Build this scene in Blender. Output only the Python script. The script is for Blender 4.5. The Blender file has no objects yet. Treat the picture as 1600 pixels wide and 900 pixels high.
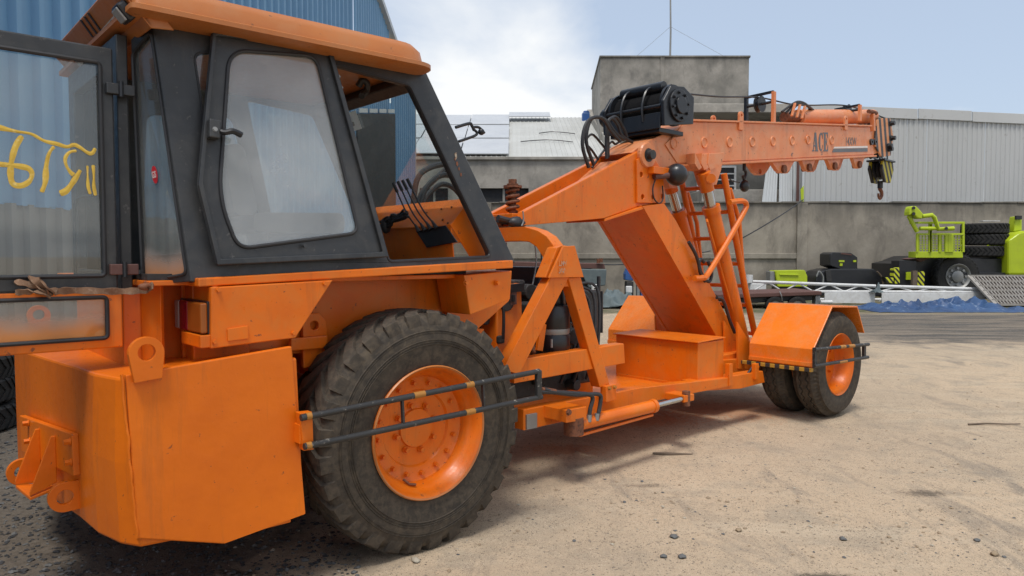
import bpy, bmesh, math, random
from mathutils import Vector, Matrix, noise
from mathutils.geometry import tessellate_polygon
random.seed(7)
R = math.radians
scene = bpy.context.scene
COL = scene.collection

# ------------------------------------------------------------------ camera, sky, sun, exposure
FPX, PITCH, CAMH = 1130.0, math.atan(50/1130), 1.715
cam_data = bpy.data.cameras.new('camera'); cam = bpy.data.objects.new('camera', cam_data); COL.objects.link(cam)
cam_data.sensor_width = 36.0; cam_data.lens = FPX/1600*36.0
cam_data.clip_start = 0.05; cam_data.clip_end = 3000
cam.location = (0, 0, CAMH); cam.rotation_euler = (math.pi/2-PITCH, 0, 0)
scene.camera = cam

SUN_EL, SUN_AZ = R(68), R(196)        # azimuth from +Y clockwise: high, behind the camera
world = bpy.data.worlds.new('World'); scene.world = world; world.use_nodes = True
wn, wl = world.node_tree.nodes, world.node_tree.links
bg = wn['Background']; bg.inputs['Strength'].default_value = 0.135
sky = wn.new('ShaderNodeTexSky'); sky.sky_type = 'NISHITA'; sky.sun_disc = False
sky.sun_elevation = SUN_EL; sky.sun_rotation = SUN_AZ; sky.air_density = 1.0; sky.dust_density = 2.5; sky.ozone_density = 1.5
tc = wn.new('ShaderNodeTexCoord')
sep = wn.new('ShaderNodeSeparateXYZ'); wl.new(tc.outputs['Generated'], sep.inputs[0])
# project the view direction on a flat cloud deck
addz = wn.new('ShaderNodeMath'); addz.operation = 'ADD'; addz.inputs[1].default_value = 0.22; wl.new(sep.outputs['Z'], addz.inputs[0])
mxz = wn.new('ShaderNodeMath'); mxz.operation = 'MAXIMUM'; mxz.inputs[1].default_value = 0.06; wl.new(addz.outputs[0], mxz.inputs[0])
dx = wn.new('ShaderNodeMath'); dx.operation = 'DIVIDE'; wl.new(sep.outputs['X'], dx.inputs[0]); wl.new(mxz.outputs[0], dx.inputs[1])
dy = wn.new('ShaderNodeMath'); dy.operation = 'DIVIDE'; wl.new(sep.outputs['Y'], dy.inputs[0]); wl.new(mxz.outputs[0], dy.inputs[1])
cb = wn.new('ShaderNodeCombineXYZ'); shx = wn.new('ShaderNodeMath'); shx.inputs[1].default_value = -.42; wl.new(dx.outputs[0], shx.inputs[0]); wl.new(shx.outputs[0], cb.inputs[0]); wl.new(dy.outputs[0], cb.inputs[1]); cb.inputs[2].default_value = 12.8
n1 = wn.new('ShaderNodeTexNoise'); n1.inputs['Scale'].default_value = 0.95; n1.inputs['Detail'].default_value = 8; n1.inputs['Roughness'].default_value = 0.52
n1.inputs['Distortion'].default_value = 0.3
wl.new(cb.outputs[0], n1.inputs['Vector'])
cr = wn.new('ShaderNodeValToRGB'); cr.color_ramp.elements[0].position = 0.44; cr.color_ramp.elements[1].position = 0.63
wl.new(n1.outputs['Fac'], cr.inputs[0])
# thin even veil of haze
veil = wn.new('ShaderNodeMixRGB'); veil.inputs[0].default_value = 0.60; veil.inputs[2].default_value = (4.1, 4.75, 5.7, 1); wl.new(sky.outputs[0], veil.inputs[1])
cmix = wn.new('ShaderNodeMixRGB'); wl.new(cr.outputs[0], cmix.inputs[0]); wl.new(veil.outputs[0], cmix.inputs[1]); cmix.inputs[2].default_value = (6.3, 6.4, 6.45, 1)
wl.new(cmix.outputs[0], bg.inputs['Color'])

sd = bpy.data.lights.new('sun', 'SUN'); sd.energy = 2.1; sd.angle = R(14); sd.color = (1, .96, .9)
sun = bpy.data.objects.new('sun', sd); COL.objects.link(sun)
sdir = Vector((math.sin(SUN_AZ)*math.cos(SUN_EL), math.cos(SUN_AZ)*math.cos(SUN_EL), math.sin(SUN_EL)))
sun.rotation_euler = sdir.to_track_quat('Z', 'Y').to_euler()

vs = scene.view_settings; vs.view_transform = 'Standard'; vs.look = 'None'; vs.exposure = 0.22; vs.gamma = 1.0; vs.use_curve_mapping = False
scene.cycles.max_bounces = 8; scene.cycles.transparent_max_bounces = 24; scene.cycles.caustics_reflective = False; scene.cycles.caustics_refractive = False

# ------------------------------------------------------------------ measuring: photograph pixel + known plane -> point
cp, sp = math.cos(PITCH), math.sin(PITCH)
def ray(px, py):
    x, y = (px-800)/FPX, -(py-450)/FPX
    return Vector((x, cp+y*sp, -sp+y*cp))
def at(px, py, Y):                      # world point on the plane at distance Y
    r = ray(px, py); t = Y/r.y
    return Vector((r.x*t, Y, CAMH+r.z*t))
def gnd(px, py, z=0.0):
    r = ray(px, py); t = (z-CAMH)/r.z
    return Vector((r.x*t, r.y*t, z))
ORG, G2 = gnd(640, 872), gnd(1300, 655)
HEAD = math.atan2(G2.x-ORG.x, G2.y-ORG.y)
FX, LX = Vector((math.sin(HEAD), math.cos(HEAD), 0)), Vector((-math.cos(HEAD), math.sin(HEAD), 0))
CL = Vector((-ORG.dot(FX), -ORG.dot(LX), CAMH))
def lray(px, py):
    r = ray(px, py); return Vector((r.dot(FX), r.dot(LX), r.z))
def Q(px, py, y):                       # crane frame: u forward, y away from the near side, w up
    r = lray(px, py); return CL+r*((y-CL.y)/r.y)
def QU(px, py, u):
    r = lray(px, py); return CL+r*((u-CL.x)/r.x)
def QP(px, py, p0, n):
    r = lray(px, py); return CL+r*((Vector(p0)-CL).dot(n)/r.dot(n))
def to_world(p): return ORG+FX*p[0]+LX*p[1]+Vector((0, 0, p[2]))

# ------------------------------------------------------------------ materials
def new_mat(name):
    m = bpy.data.materials.new(name); m.use_nodes = True
    nt = m.node_tree; return m, nt.nodes, nt.links, nt.nodes['Principled BSDF']
def ramp(nodes, links, src, a, b, ca=(0,0,0,1), cb_=(1,1,1,1)):
    r = nodes.new('ShaderNodeValToRGB'); e = r.color_ramp.elements
    e[0].position, e[1].position, e[0].color, e[1].color = a, b, ca, cb_
    links.new(src, r.inputs[0]); return r
def nz(nodes, links, scale, detail=5, rough=.55, coord='Object', vscale=None, dist=0):
    t = nodes.new('ShaderNodeTexCoord'); n = nodes.new('ShaderNodeTexNoise')
    n.inputs['Scale'].default_value = scale; n.inputs['Detail'].default_value = detail; n.inputs['Roughness'].default_value = rough
    n.inputs['Distortion'].default_value = dist
    if vscale:
        mp = nodes.new('ShaderNodeMapping'); mp.inputs['Scale'].default_value = vscale
        links.new(t.outputs[coord], mp.inputs[0]); links.new(mp.outputs[0], n.inputs['Vector'])
    else: links.new(t.outputs[coord], n.inputs['Vector'])
    return n
def mixc(nodes, links, fac, a, b):
    m = nodes.new('ShaderNodeMixRGB')
    if isinstance(fac, float): m.inputs[0].default_value = fac
    else: links.new(fac, m.inputs[0])
    for i, c in ((1, a), (2, b)):
        if isinstance(c, tuple): m.inputs[i].default_value = (*c[:3], 1)
        else: links.new(c, m.inputs[i])
    return m
def bump(nodes, links, bsdf, src, strength=.1, dist=.02):
    b = nodes.new('ShaderNodeBump'); b.inputs['Strength'].default_value = strength; b.inputs['Distance'].default_value = dist
    links.new(src, b.inputs['Height']); links.new(b.outputs[0], bsdf.inputs['Normal']); return b
def worn(name, base, second, wear=None, rough=.45, s1=2.5, s2=30, wear_lo=.66, wear_hi=.74, bmp=.04, metal=0, spec=.5, dust=None, streak=False, grime=None):
    """base paint, broad tone variation, small chips of `wear` colour, drifting dust"""
    m, N, L, B = new_mat(name)
    a = nz(N, L, s1, 6, .6, vscale=(1, 1, .35) if streak else None); ra = ramp(N, L, a.outputs['Fac'], .35, .72)
    c = mixc(N, L, ra.outputs[0], base, second)
    if dust:
        d = nz(N, L, s1*2.7, 8, .65, dist=.6); rd = ramp(N, L, d.outputs['Fac'], .44, .70, (0, 0, 0, 1), (.65, .65, .65, 1))
        c = mixc(N, L, rd.outputs[0], c.outputs[0], dust)
    if grime:                            # thin run-down streaks
        g = nz(N, L, 7, 6, .7, vscale=(1, 1, .09)); rg = ramp(N, L, g.outputs['Fac'], .56, .74, (0, 0, 0, 1), (.55, .55, .55, 1)); c = mixc(N, L, rg.outputs[0], c.outputs[0], grime)
    b = nz(N, L, s2, 8, .7)
    if wear:
        rb = ramp(N, L, b.outputs['Fac'], wear_lo, wear_hi); c = mixc(N, L, rb.outputs[0], c.outputs[0], wear)
    L.new(c.outputs[0], B.inputs['Base Color'])
    rr = ramp(N, L, b.outputs['Fac'], .3, .75, (rough*.75,)*3+(1,), (min(1, rough*1.35),)*3+(1,)); L.new(rr.outputs[0], B.inputs['Roughness'])
    B.inputs['Metallic'].default_value = metal; B.inputs['Specular IOR Level'].default_value = spec
    if bmp: bump(N, L, B, a.outputs['Fac'] if bmp < .05 else b.outputs['Fac'], bmp*3, .075 if 'counter' in name else .03 if bmp < .05 else .01)
    return m
M = {}
M['orange'] = worn('orange_paint', (.78, .170, .006), (.64, .128, .006), (.26, .075, .025), rough=.34, s2=26, wear_lo=.635, wear_hi=.67, spec=.38, dust=(.62, .19, .03), grime=(.30, .085, .02))
M['orange_cw'] = worn('orange_counterweight_paint', (.78, .172, .005), (.62, .122, .005), (.30, .08, .02), spec=.38, rough=.36, s1=1.6, s2=24, wear_lo=.645, wear_hi=.68, bmp=.045, grime=(.36, .10, .02))
M['orange_boom'] = worn('dusty_skylit_orange_paint', (.72, .245, .09), (.62, .19, .06), (.22, .09, .05), rough=.40, s2=22, wear_lo=.63, wear_hi=.67, dust=(.64, .32, .17), grime=(.30, .11, .05))  # dust and the sky's reflection are both mixed into this paler base
M['orange_fender'] = worn('fender_orange_paint', (.86, .21, .015), (.78, .18, .02), (.4, .12, .03), rough=.27, s2=25, wear_lo=.72, wear_hi=.8, dust=(.72, .26, .08))
M['orange_roof'] = worn('weathered_orange_roof', (.50, .165, .035), (.42, .135, .030), (.16, .07, .03), rough=.42, s1=1.5, s2=20, wear_lo=.63, wear_hi=.68, dust=(.44, .20, .08))
M['cab_black'] = worn('charcoal_cab_paint', (.022, .024, .027), (.038, .040, .043), (.11, .105, .10), rough=.40, s2=26, wear_lo=.62, wear_hi=.70, dust=(.062, .060, .056), grime=(.075, .07, .062))
M['black'] = worn('black_paint', (.012, .013, .016), (.02, .021, .024), (.08, .075, .07), rough=.35, s2=25, wear_lo=.66, wear_hi=.8)
M['rubber_hose'] = worn('black_hose_rubber', (.018, .018, .02), (.03, .03, .032), (.09, .085, .075), rough=.5, s2=40, wear_lo=.6, wear_hi=.8)
M['guard_black'] = worn('chipped_black_tube', (.022, .022, .022), (.035, .034, .033), (.30, .28, .24), rough=.5, s2=26, wear_lo=.60, wear_hi=.68)
M['guard_yellow'] = worn('chipped_yellow_tube', (.46, .20, .03), (.32, .14, .025), (.12, .09, .05), rough=.5, s2=26, wear_lo=.58, wear_hi=.66)
M['tyre'] = worn('dusty_tyre_rubber', (.042, .036, .030), (.070, .058, .045), (.13, .102, .072), rough=.8, s1=7, s2=22, wear_lo=.5, wear_hi=.8, bmp=.06, spec=.2, dust=(.125, .099, .072))
M['tyre_dark'] = worn('dark_tyre_rubber', (.022, .022, .022), (.034, .032, .03), (.07, .065, .055), rough=.8, s1=5, s2=14, wear_lo=.55, wear_hi=.8, bmp=.06, spec=.25)
M['rope'] = worn('black_wire_rope', (.010, .010, .011), (.016, .016, .017), None, rough=.9, bmp=0, spec=.12)
M['steel'] = worn('chromed_rod', (.55, .55, .54), (.45, .45, .44), (.2, .16, .1), rough=.22, metal=1, wear_lo=.68, wear_hi=.8)
M['galv'] = worn('grey_metal', (.30, .30, .29), (.24, .24, .23), (.12, .1, .08), rough=.5, metal=.4)
M['rust'] = worn('rusty_steel', (.16, .055, .025), (.22, .08, .035), (.06, .03, .02), rough=.75, s1=8, s2=40, wear_lo=.5, wear_hi=.65)
M['brown'] = worn('brown_primer', (.10, .045, .035), (.13, .06, .05), (.05, .03, .03), rough=.7)
M['strap'] = worn('dirty_webbing', (.22, .12, .065), (.15, .08, .045), (.32, .22, .15), rough=.9, s1=14, s2=60, wear_lo=.5, wear_hi=.7, bmp=.1)
M['yellow_mark'] = worn('yellow_marker_paint', (.75, .50, .07), (.55, .34, .03), (.8, .6, .2), rough=.5, s1=18, s2=40, wear_lo=.55, wear_hi=.7, bmp=0)
M['white'] = worn('white_paint', (.72, .72, .70), (.62, .62, .61), (.3, .27, .22), rough=.5, s2=14, wear_lo=.66, wear_hi=.78, dust=(.5, .48, .44))
M['paper'] = worn('printed_paper', (.70, .70, .67), (.6, .6, .58), None, rough=.6, bmp=0)
M['ink'] = worn('dark_print', (.03, .03, .033), (.045, .045, .05), None, rough=.6, bmp=0)
M['letter_grey'] = worn('grey_lettering', (.10, .11, .125), (.13, .14, .15), (.5, .2, .08), rough=.5, s2=60, wear_lo=.63, wear_hi=.70, bmp=0)
M['letter_white'] = worn('white_stripe_paint', (.75, .70, .66), (.65, .6, .56), (.6, .25, .1), rough=.5, s2=60, wear_lo=.62, wear_hi=.70, bmp=0)
M['stencil'] = worn('worn_stencil_paint', (.42, .30, .23), (.45, .22, .10), (.7, .2, .03), rough=.5, s1=30, s2=60, wear_lo=.45, wear_hi=.55, bmp=0)
M['thin_paper'] = worn('thin_sticker_paper', (.75, .75, .72), (.66, .66, .63), None, rough=.6, bmp=0)
_n, _l = M['thin_paper'].node_tree.nodes, M['thin_paper'].node_tree.links
_t = _n.new('ShaderNodeBsdfTranslucent'); _t.inputs[0].default_value = (.85, .85, .82, 1); _m = _n.new('ShaderNodeMixShader'); _m.inputs[0].default_value = .55
_l.new(_n['Principled BSDF'].outputs[0], _m.inputs[1]); _l.new(_t.outputs[0], _m.inputs[2]); _l.new(_m.outputs[0], _n['Material Output'].inputs['Surface'])
M['stone_pale_paint'] = worn('bare_filler', (.45, .40, .32), (.3, .2, .12), (.15, .06, .03), rough=.8, s1=30, s2=60, wear_lo=.5, wear_hi=.6)
M['red'] = worn('red_sticker', (.55, .02, .03), (.5, .02, .03), None, rough=.4, bmp=0)
M['lamp_red'] = worn('red_lamp_lens', (.20, .008, .02), (.16, .006, .015), None, rough=.15, bmp=.02)
M['lamp_amber'] = worn('amber_lamp_lens', (.32, .09, .015), (.26, .07, .01), None, rough=.15, bmp=.02)
M['lamp_clear'] = worn('clear_lamp_lens', (.42, .42, .40), (.3, .3, .3), None, rough=.12, bmp=.02)
M['lime'] = worn('lime_paint', (.45, .56, .012), (.39, .48, .018), (.3, .34, .05), rough=.4, s2=8, wear_lo=.7, wear_hi=.8)
M['blue_tarp'] = worn('blue_tarpaulin', (.016, .045, .125), (.035, .092, .21), (.22, .28, .37), rough=.5, s1=1.1, s2=3, wear_lo=.58, wear_hi=.66, bmp=.06)
M['grey_tarp'] = worn('grey_green_tarpaulin', (.10, .13, .135), (.14, .17, .17), (.07, .08, .08), rough=.7, s1=3, bmp=.06)
M['blue_mach'] = worn('blue_machine_paint', (.025, .09, .30), (.03, .1, .26), (.1, .1, .12), rough=.45)
M['mech'] = worn('greasy_machinery', (.02, .02, .021), (.045, .042, .038), (.12, .10, .08), rough=.55, s1=9, s2=30, wear_lo=.58, wear_hi=.72, bmp=.06)
M['seat'] = worn('dusty_seat_vinyl', (.16, .15, .14), (.22, .2, .18), None, rough=.75, bmp=.02)
M['solar'] = worn('dusty_solar_glass', (.50, .51, .51), (.43, .44, .45), (.36, .36, .36), rough=.35, s1=.7, s2=4, wear_lo=.6, wear_hi=.75, bmp=0)
M['roofsheet'] = worn('pale_roof_sheet', (.50, .50, .47), (.42, .42, .39), (.28, .26, .23), rough=.6, s1=.5, s2=5, wear_lo=.6, wear_hi=.72)
M['sheet_grey'] = worn('grey_corrugated_sheet', (.50, .505, .495), (.43, .435, .42), (.27, .25, .22), rough=.42, s1=.3, s2=3.5, wear_lo=.62, wear_hi=.74, streak=True)
M['sheet_white'] = worn('white_corrugated_sheet', (.55, .57, .57), (.48, .5, .5), (.3, .3, .28), rough=.45, s1=.5)
M['sheet_blue'] = worn('blue_corrugated_sheet', (.165, .34, .53), (.125, .27, .44), (.2, .3, .42), rough=.45, s1=.4, s2=3, wear_lo=.66, wear_hi=.8, streak=True)
M['sheet_dull'] = worn('dull_corrugated_sheet', (.22, .20, .18), (.17, .155, .14), (.11, .09, .075), rough=.6, s1=.5, s2=4, streak=True)
M['shade'] = worn('window_interior_shade', (.022, .022, .024), (.035, .035, .036), (.07, .07, .07), rough=.8)  # near-black for window openings: the shade indoors is put into the colour
M['doorway_dark'] = worn('doorway_interior_shade', (.030, .030, .032), (.055, .050, .046), (.11, .10, .09), rough=.7, s1=.7, s2=5, wear_lo=.52, wear_hi=.75)  # shade inside the shed doorway, put into a mottled dark colour
M['wood'] = worn('weathered_wood', (.11, .08, .055), (.16, .12, .085), None, rough=.85, s1=9)

def concrete(name, c1, c2, stain, top=None):
    m, N, L, B = new_mat(name)
    a = nz(N, L, .55, 8, .62); b = nz(N, L, 1.1, 9, .7, vscale=(1, 1, .55), dist=.4); c = nz(N, L, 9, 6, .7)
    k = mixc(N, L, ramp(N, L, a.outputs['Fac'], .42, .60).outputs[0], c1, c2)
    k = mixc(N, L, ramp(N, L, b.outputs['Fac'], .50, .66, (0,0,0,1), (.75,.75,.75,1)).outputs[0], k.outputs[0], stain)
    k = mixc(N, L, ramp(N, L, c.outputs['Fac'], .35, .8, (0,0,0,1), (.4,.4,.4,1)).outputs[0], k.outputs[0], tuple(x*.6 for x in c1))
    if top is not None:                 # weather stain running down from the coping
        t = N.new('ShaderNodeTexCoord'); s = N.new('ShaderNodeSeparateXYZ'); L.new(t.outputs['Object'], s.inputs[0])
        st = nz(N, L, 1.3, 7, .7, vscale=(1.2, 1, .12)); mu = N.new('ShaderNodeMath'); mu.operation = 'MULTIPLY_ADD'; mu.inputs[1].default_value = 1.5; mu.inputs[2].default_value = -.75
        L.new(st.outputs['Fac'], mu.inputs[0]); ad = N.new('ShaderNodeMath'); L.new(s.outputs['Z'], ad.inputs[0]); L.new(mu.outputs[0], ad.inputs[1])
        mr = N.new('ShaderNodeMapRange'); mr.inputs[1].default_value = top-.8; mr.inputs[2].default_value = top+.15; mr.inputs[4].default_value = .8; L.new(ad.outputs[0], mr.inputs[0])
        k = mixc(N, L, mr.outputs[0], k.outputs[0], (.075, .072, .066))
    L.new(k.outputs[0], B.inputs['Base Color']); B.inputs['Roughness'].default_value = .9; B.inputs['Specular IOR Level'].default_value = .25
    bump(N, L, B, c.outputs['Fac'], .35, .02); return m
M['plaster'] = concrete('grey_cement_plaster', (.42, .39, .34), (.27, .255, .225), (.19, .18, .16))
M['plaster_tank'] = concrete('tank_cement_plaster', (.36, .335, .295), (.21, .20, .175), (.13, .125, .115), top=12.1)
M['plaster_wall'] = concrete('compound_wall_plaster', (.37, .33, .27), (.27, .24, .195), (.17, .15, .125), top=4.0)

def glass(name, tint=(.90, .94, .93), film=.12, film_col=(.55, .55, .53), spray=None, film_scale=2.0):
    """thin pane: clear with fresnel gloss, an uneven film of dust, optional paint overspray on its lower edge"""
    m, N, L, B = new_mat(name); N.remove(B); out = N['Material Output']
    tr = N.new('ShaderNodeBsdfTransparent'); tr.inputs[0].default_value = (*tint, 1)
    gl = N.new('ShaderNodeBsdfGlossy'); gl.inputs['Roughness'].default_value = .02; gl.inputs['Color'].default_value = (1, 1, 1, 1)
    lw_ = N.new('ShaderNodeLayerWeight'); lw_.inputs['Blend'].default_value = .5      # same on both faces of the pane
    pw_ = N.new('ShaderNodeMath'); pw_.operation = 'POWER'; pw_.inputs[1].default_value = 4.0; L.new(lw_.outputs['Facing'], pw_.inputs[0])
    fr = N.new('ShaderNodeMath'); fr.operation = 'MULTIPLY_ADD'; fr.inputs[1].default_value = .85; fr.inputs[2].default_value = .055; L.new(pw_.outputs[0], fr.inputs[0])
    df = N.new('ShaderNodeBsdfDiffuse')
    a = nz(N, L, film_scale, 7, .65); ra = ramp(N, L, a.outputs['Fac'], .3, .75, (film*.55,)*3+(1,), (min(1, film*1.5),)*3+(1,))
    fac = ra.outputs[0]; df.inputs[0].default_value = (*film_col, 1)
    if spray:
        z0, z1, c = spray
        t = N.new('ShaderNodeTexCoord'); s = N.new('ShaderNodeSeparateXYZ'); L.new(t.outputs['Object'], s.inputs[0])
        mr = N.new('ShaderNodeMapRange'); mr.interpolation_type = 'SMOOTHSTEP'
        mr.inputs[1].default_value = z0; mr.inputs[2].default_value = z1; mr.inputs[3].default_value = .92; mr.inputs[4].default_value = 0
        nn = nz(N, L, 5, 4); ad = N.new('ShaderNodeMath'); ad.operation = 'MULTIPLY_ADD'; ad.inputs[1].default_value = .12
        L.new(nn.outputs['Fac'], ad.inputs[0]); L.new(s.outputs['Z'], ad.inputs[2]); L.new(ad.outputs[0], mr.inputs[0])
        mx = N.new('ShaderNodeMath'); mx.operation = 'MAXIMUM'; L.new(ra.outputs[0], mx.inputs[0]); L.new(mr.outputs[0], mx.inputs[1]); fac = mx.outputs[0]
        k = mixc(N, L, mr.outputs[0], film_col, c); L.new(k.outputs[0], df.inputs[0])
    m1 = N.new('ShaderNodeMixShader'); L.new(fac, m1.inputs[0]); L.new(tr.outputs[0], m1.inputs[1]); L.new(df.outputs[0], m1.inputs[2])
    m2 = N.new('ShaderNodeMixShader'); L.new(fr.outputs[0], m2.inputs[0]); L.new(m1.outputs[0], m2.inputs[1]); L.new(gl.outputs[0], m2.inputs[2])
    L.new(m2.outputs[0], out.inputs['Surface']); return m
SPRAY = (.62, .20, .02)
M['glass_dusty'] = glass('dusty_side_glass', film=.26, film_col=(.66, .66, .65))
M['glass_door'] = glass('door_glass', film=.06)
M['glass_low'] = glass('oversprayed_lower_glass', film=.22, spray=(1.42, 1.56, SPRAY))
M['glass_corner'] = glass('oversprayed_corner_glass', tint=(.78, .82, .82), film=.12, spray=(1.64, 1.86, SPRAY))
M['glass_clear'] = glass('windscreen_glass', film=.05)
M['glass_far'] = glass('far_side_glass', film=.25, film_col=(.7, .74, .76))

# hazard stripes: slanting bands along the piece's own length
def hazard(name, c1, c2, scale, ang, wear):
    m, N, L, B = new_mat(name)
    t = N.new('ShaderNodeTexCoord'); mp = N.new('ShaderNodeMapping'); mp.inputs['Rotation'].default_value = ang
    w = N.new('ShaderNodeTexWave'); w.wave_type = 'BANDS'; w.inputs['Scale'].default_value = scale; w.inputs['Distortion'].default_value = .15
    L.new(t.outputs['Object'], mp.inputs[0]); L.new(mp.outputs[0], w.inputs['Vector'])
    k = mixc(N, L, ramp(N, L, w.outputs['Fac'], .47, .53).outputs[0], c1, c2)
    b = nz(N, L, 30, 6, .7); k = mixc(N, L, ramp(N, L, b.outputs['Fac'], .58, .72).outputs[0], k.outputs[0], wear)
    L.new(k.outputs[0], B.inputs['Base Color']); B.inputs['Roughness'].default_value = .55; return m
M['haz_fender'] = hazard('worn_hazard_edge', (.45, .25, .03), (.03, .03, .03), 3.4, (0, 0, R(60)), (.25, .12, .03))
M['haz_head'] = hazard('worn_hazard_head', (.62, .27, .12), (.05, .05, .055), 1.9, (0, R(14), 0), (.3, .15, .08))
M['haz_hook'] = hazard('worn_hazard_hook', (.40, .33, .02), (.015, .015, .016), 2.6, (0, R(30), 0), (.03, .03, .03))
M['haz_lime'] = hazard('hazard_lime', (.6, .62, .03), (.02, .02, .02), 2.2, (0, R(40), 0), (.2, .2, .05))

# ------------------------------------------------------------------ mesh builder
V = Vector
class MB:
    def __init__(s): s.v, s.f, s.sm = [], [], []
    def add(s, vs, fs, smooth=False):
        o = len(s.v); s.v += [tuple(p) for p in vs]; s.f += [tuple(i+o for i in f) for f in fs]; s.sm += [smooth]*len(fs); return s
    def slab(s, outer, d, holes=()):
        """flat outline (3-D points) with holes, thickened along d"""
        d = V(d); loops = [[V(p) for p in outer]]+[[V(p) for p in h] for h in holes]
        pts = [p for l in loops for p in l]; n = len(pts)
        tris = tessellate_polygon(loops) if holes or len(outer) > 4 else [tuple(range(len(outer)))]
        fs = [tuple(t) for t in tris]+[tuple(i+n for i in reversed(t)) for t in tris]
        o = 0
        for l in loops:
            k = len(l); fs += [(o+i, o+(i+1) % k, n+o+(i+1) % k, n+o+i) for i in range(k)]; o += k
        return s.add(pts+[p+d for p in pts], fs)
    def prism(s, poly, a, b, axis='y', holes=()):
        f = {'y': lambda p, t: (p[0], t, p[1]), 'u': lambda p, t: (t, p[0], p[1]), 'w': lambda p, t: (p[0], p[1], t)}[axis]
        d = V(f((0, 0), b))-V(f((0, 0), a))
        return s.slab([f(p, a) for p in poly], d, [[f(p, a) for p in h] for h in holes])
    def box(s, x0, x1, y0, y1, z0, z1): return s.prism([(x0, z0), (x1, z0), (x1, z1), (x0, z1)], y0, y1)
    def bar(s, p, q, wd, ht, up=(0, 0, 1)):
        p, q, up = V(p), V(q), V(up); d = (q-p).normalized(); sd = d.cross(up)
        if sd.length < 1e-4: sd = d.cross(V((0, 1, 0)))
        sd.normalize(); up = sd.cross(d).normalized()
        c = [sd*(i*wd/2)+up*(j*ht/2) for i, j in ((-1, -1), (1, -1), (1, 1), (-1, 1))]
        return s.slab([p+k for k in c], q-p)
    def tube(s, path, r, n=10, cap=True, r2=None):
        path = [V(p) for p in path]; rings = []; m = len(path); ref = None
        for i, p in enumerate(path):
            t = (path[min(i+1, m-1)]-path[max(i-1, 0)]).normalized()
            if ref is None: ref = t.cross(V((0, 0, 1))) if abs(t.z) < .9 else t.cross(V((0, 1, 0)))
            a = (ref-t*ref.dot(t)).normalized(); ref = a; b = t.cross(a)
            rr = r if r2 is None else r+(r2-r)*i/(m-1)
            rings.append([p+(a*math.cos(2*math.pi*k/n)+b*math.sin(2*math.pi*k/n))*rr for k in range(n)])
        vs = [v for rg in rings for v in rg]
        fs = [(i*n+k, i*n+(k+1) % n, (i+1)*n+(k+1) % n, (i+1)*n+k) for i in range(m-1) for k in range(n)]
        s.add(vs, fs, True)
        if cap: s.add(vs, [tuple(range(n)), tuple((m-1)*n+k for k in range(n))])
        return s
    def hose(s, ctrl, r, n=8, sub=8): return s.tube(spline(ctrl, sub), r, n)
    def lathe(s, prof, c, ax, n=32, mod=None, smooth=True, close=False):
        """prof: (radius, distance along ax)"""
        c, ax = V(c), V(ax).normalized(); a = ax.orthogonal().normalized()
        if abs(ax.y) > .99: a = V((1, 0, 0))
        b = ax.cross(a); vs = []
        for k in range(n):
            t = 2*math.pi*k/n; dr = a*math.cos(t)+b*math.sin(t)
            for j, (r, h) in enumerate(prof): vs.append(c+ax*h+dr*(r+(mod(k, j) if mod else 0)))
        m = len(prof); fs = []
        for k in range(n):
            for j in range(m-1 if not close else m):
                j2 = (j+1) % m; fs.append((k*m+j, k*m+j2, ((k+1) % n)*m+j2, ((k+1) % n)*m+j))
        return s.add(vs, fs, smooth)
    def disc(s, c, ax, r, h, n=24): return s.lathe([(0.0001, 0), (r, 0), (r, h), (0.0001, h)], c, ax, n, smooth=False)
    def nut(s, c, ax, r, h): s.disc(c, ax, r*1.25, h*.25, 12); return s.disc(V(c)+V(ax).normalized()*h*.2, ax, r, h, 6)
    def ball(s, c, r, n=16, sc=(1, 1, 1)):
        c = V(c); vs = [c+V((0, 0, r*sc[2]))]; h = n//2
        for i in range(1, h):
            for k in range(n):
                a, b = math.pi*i/h, 2*math.pi*k/n
                vs.append(c+V((r*sc[0]*math.sin(a)*math.cos(b), r*sc[1]*math.sin(a)*math.sin(b), r*sc[2]*math.cos(a))))
        vs.append(c-V((0, 0, r*sc[2]))); L_ = len(vs)-1
        fs = [(0, 1+k, 1+(k+1) % n) for k in range(n)]+[(L_, 1+(h-2)*n+(k+1) % n, 1+(h-2)*n+k) for k in range(n)]
        for i in range(h-2): fs += [(1+i*n+k, 1+(i+1)*n+k, 1+(i+1)*n+(k+1) % n, 1+i*n+(k+1) % n) for k in range(n)]
        return s.add(vs, fs, True)
    def build(s, name, mat, parent=None, bevel=0, org=None, seg=2):
        me = bpy.data.meshes.new(name); o0 = V(org) if org is not None else V((0, 0, 0))
        me.from_pydata([tuple(V(p)-o0) for p in s.v], [], s.f); me.polygons.foreach_set('use_smooth', s.sm)
        bm = bmesh.new(); bm.from_mesh(me); bmesh.ops.remove_doubles(bm, verts=bm.verts, dist=1e-5); bmesh.ops.recalc_face_normals(bm, faces=bm.faces); bm.to_mesh(me); bm.free()
        if any(s.sm): me.set_sharp_from_angle(angle=R(40))
        me.materials.append(M[mat] if isinstance(mat, str) else mat)
        o = bpy.data.objects.new(name, me); COL.objects.link(o)
        if org is not None: o.location = o0
        if parent is not None:
            o.parent = parent
            if org is not None and parent.parent is None: o.location = o0
        if bevel:
            b = o.modifiers.new('bevel', 'BEVEL'); b.width = bevel; b.segments = seg; b.limit_method = 'ANGLE'; b.angle_limit = R(35)
        return o
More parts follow.
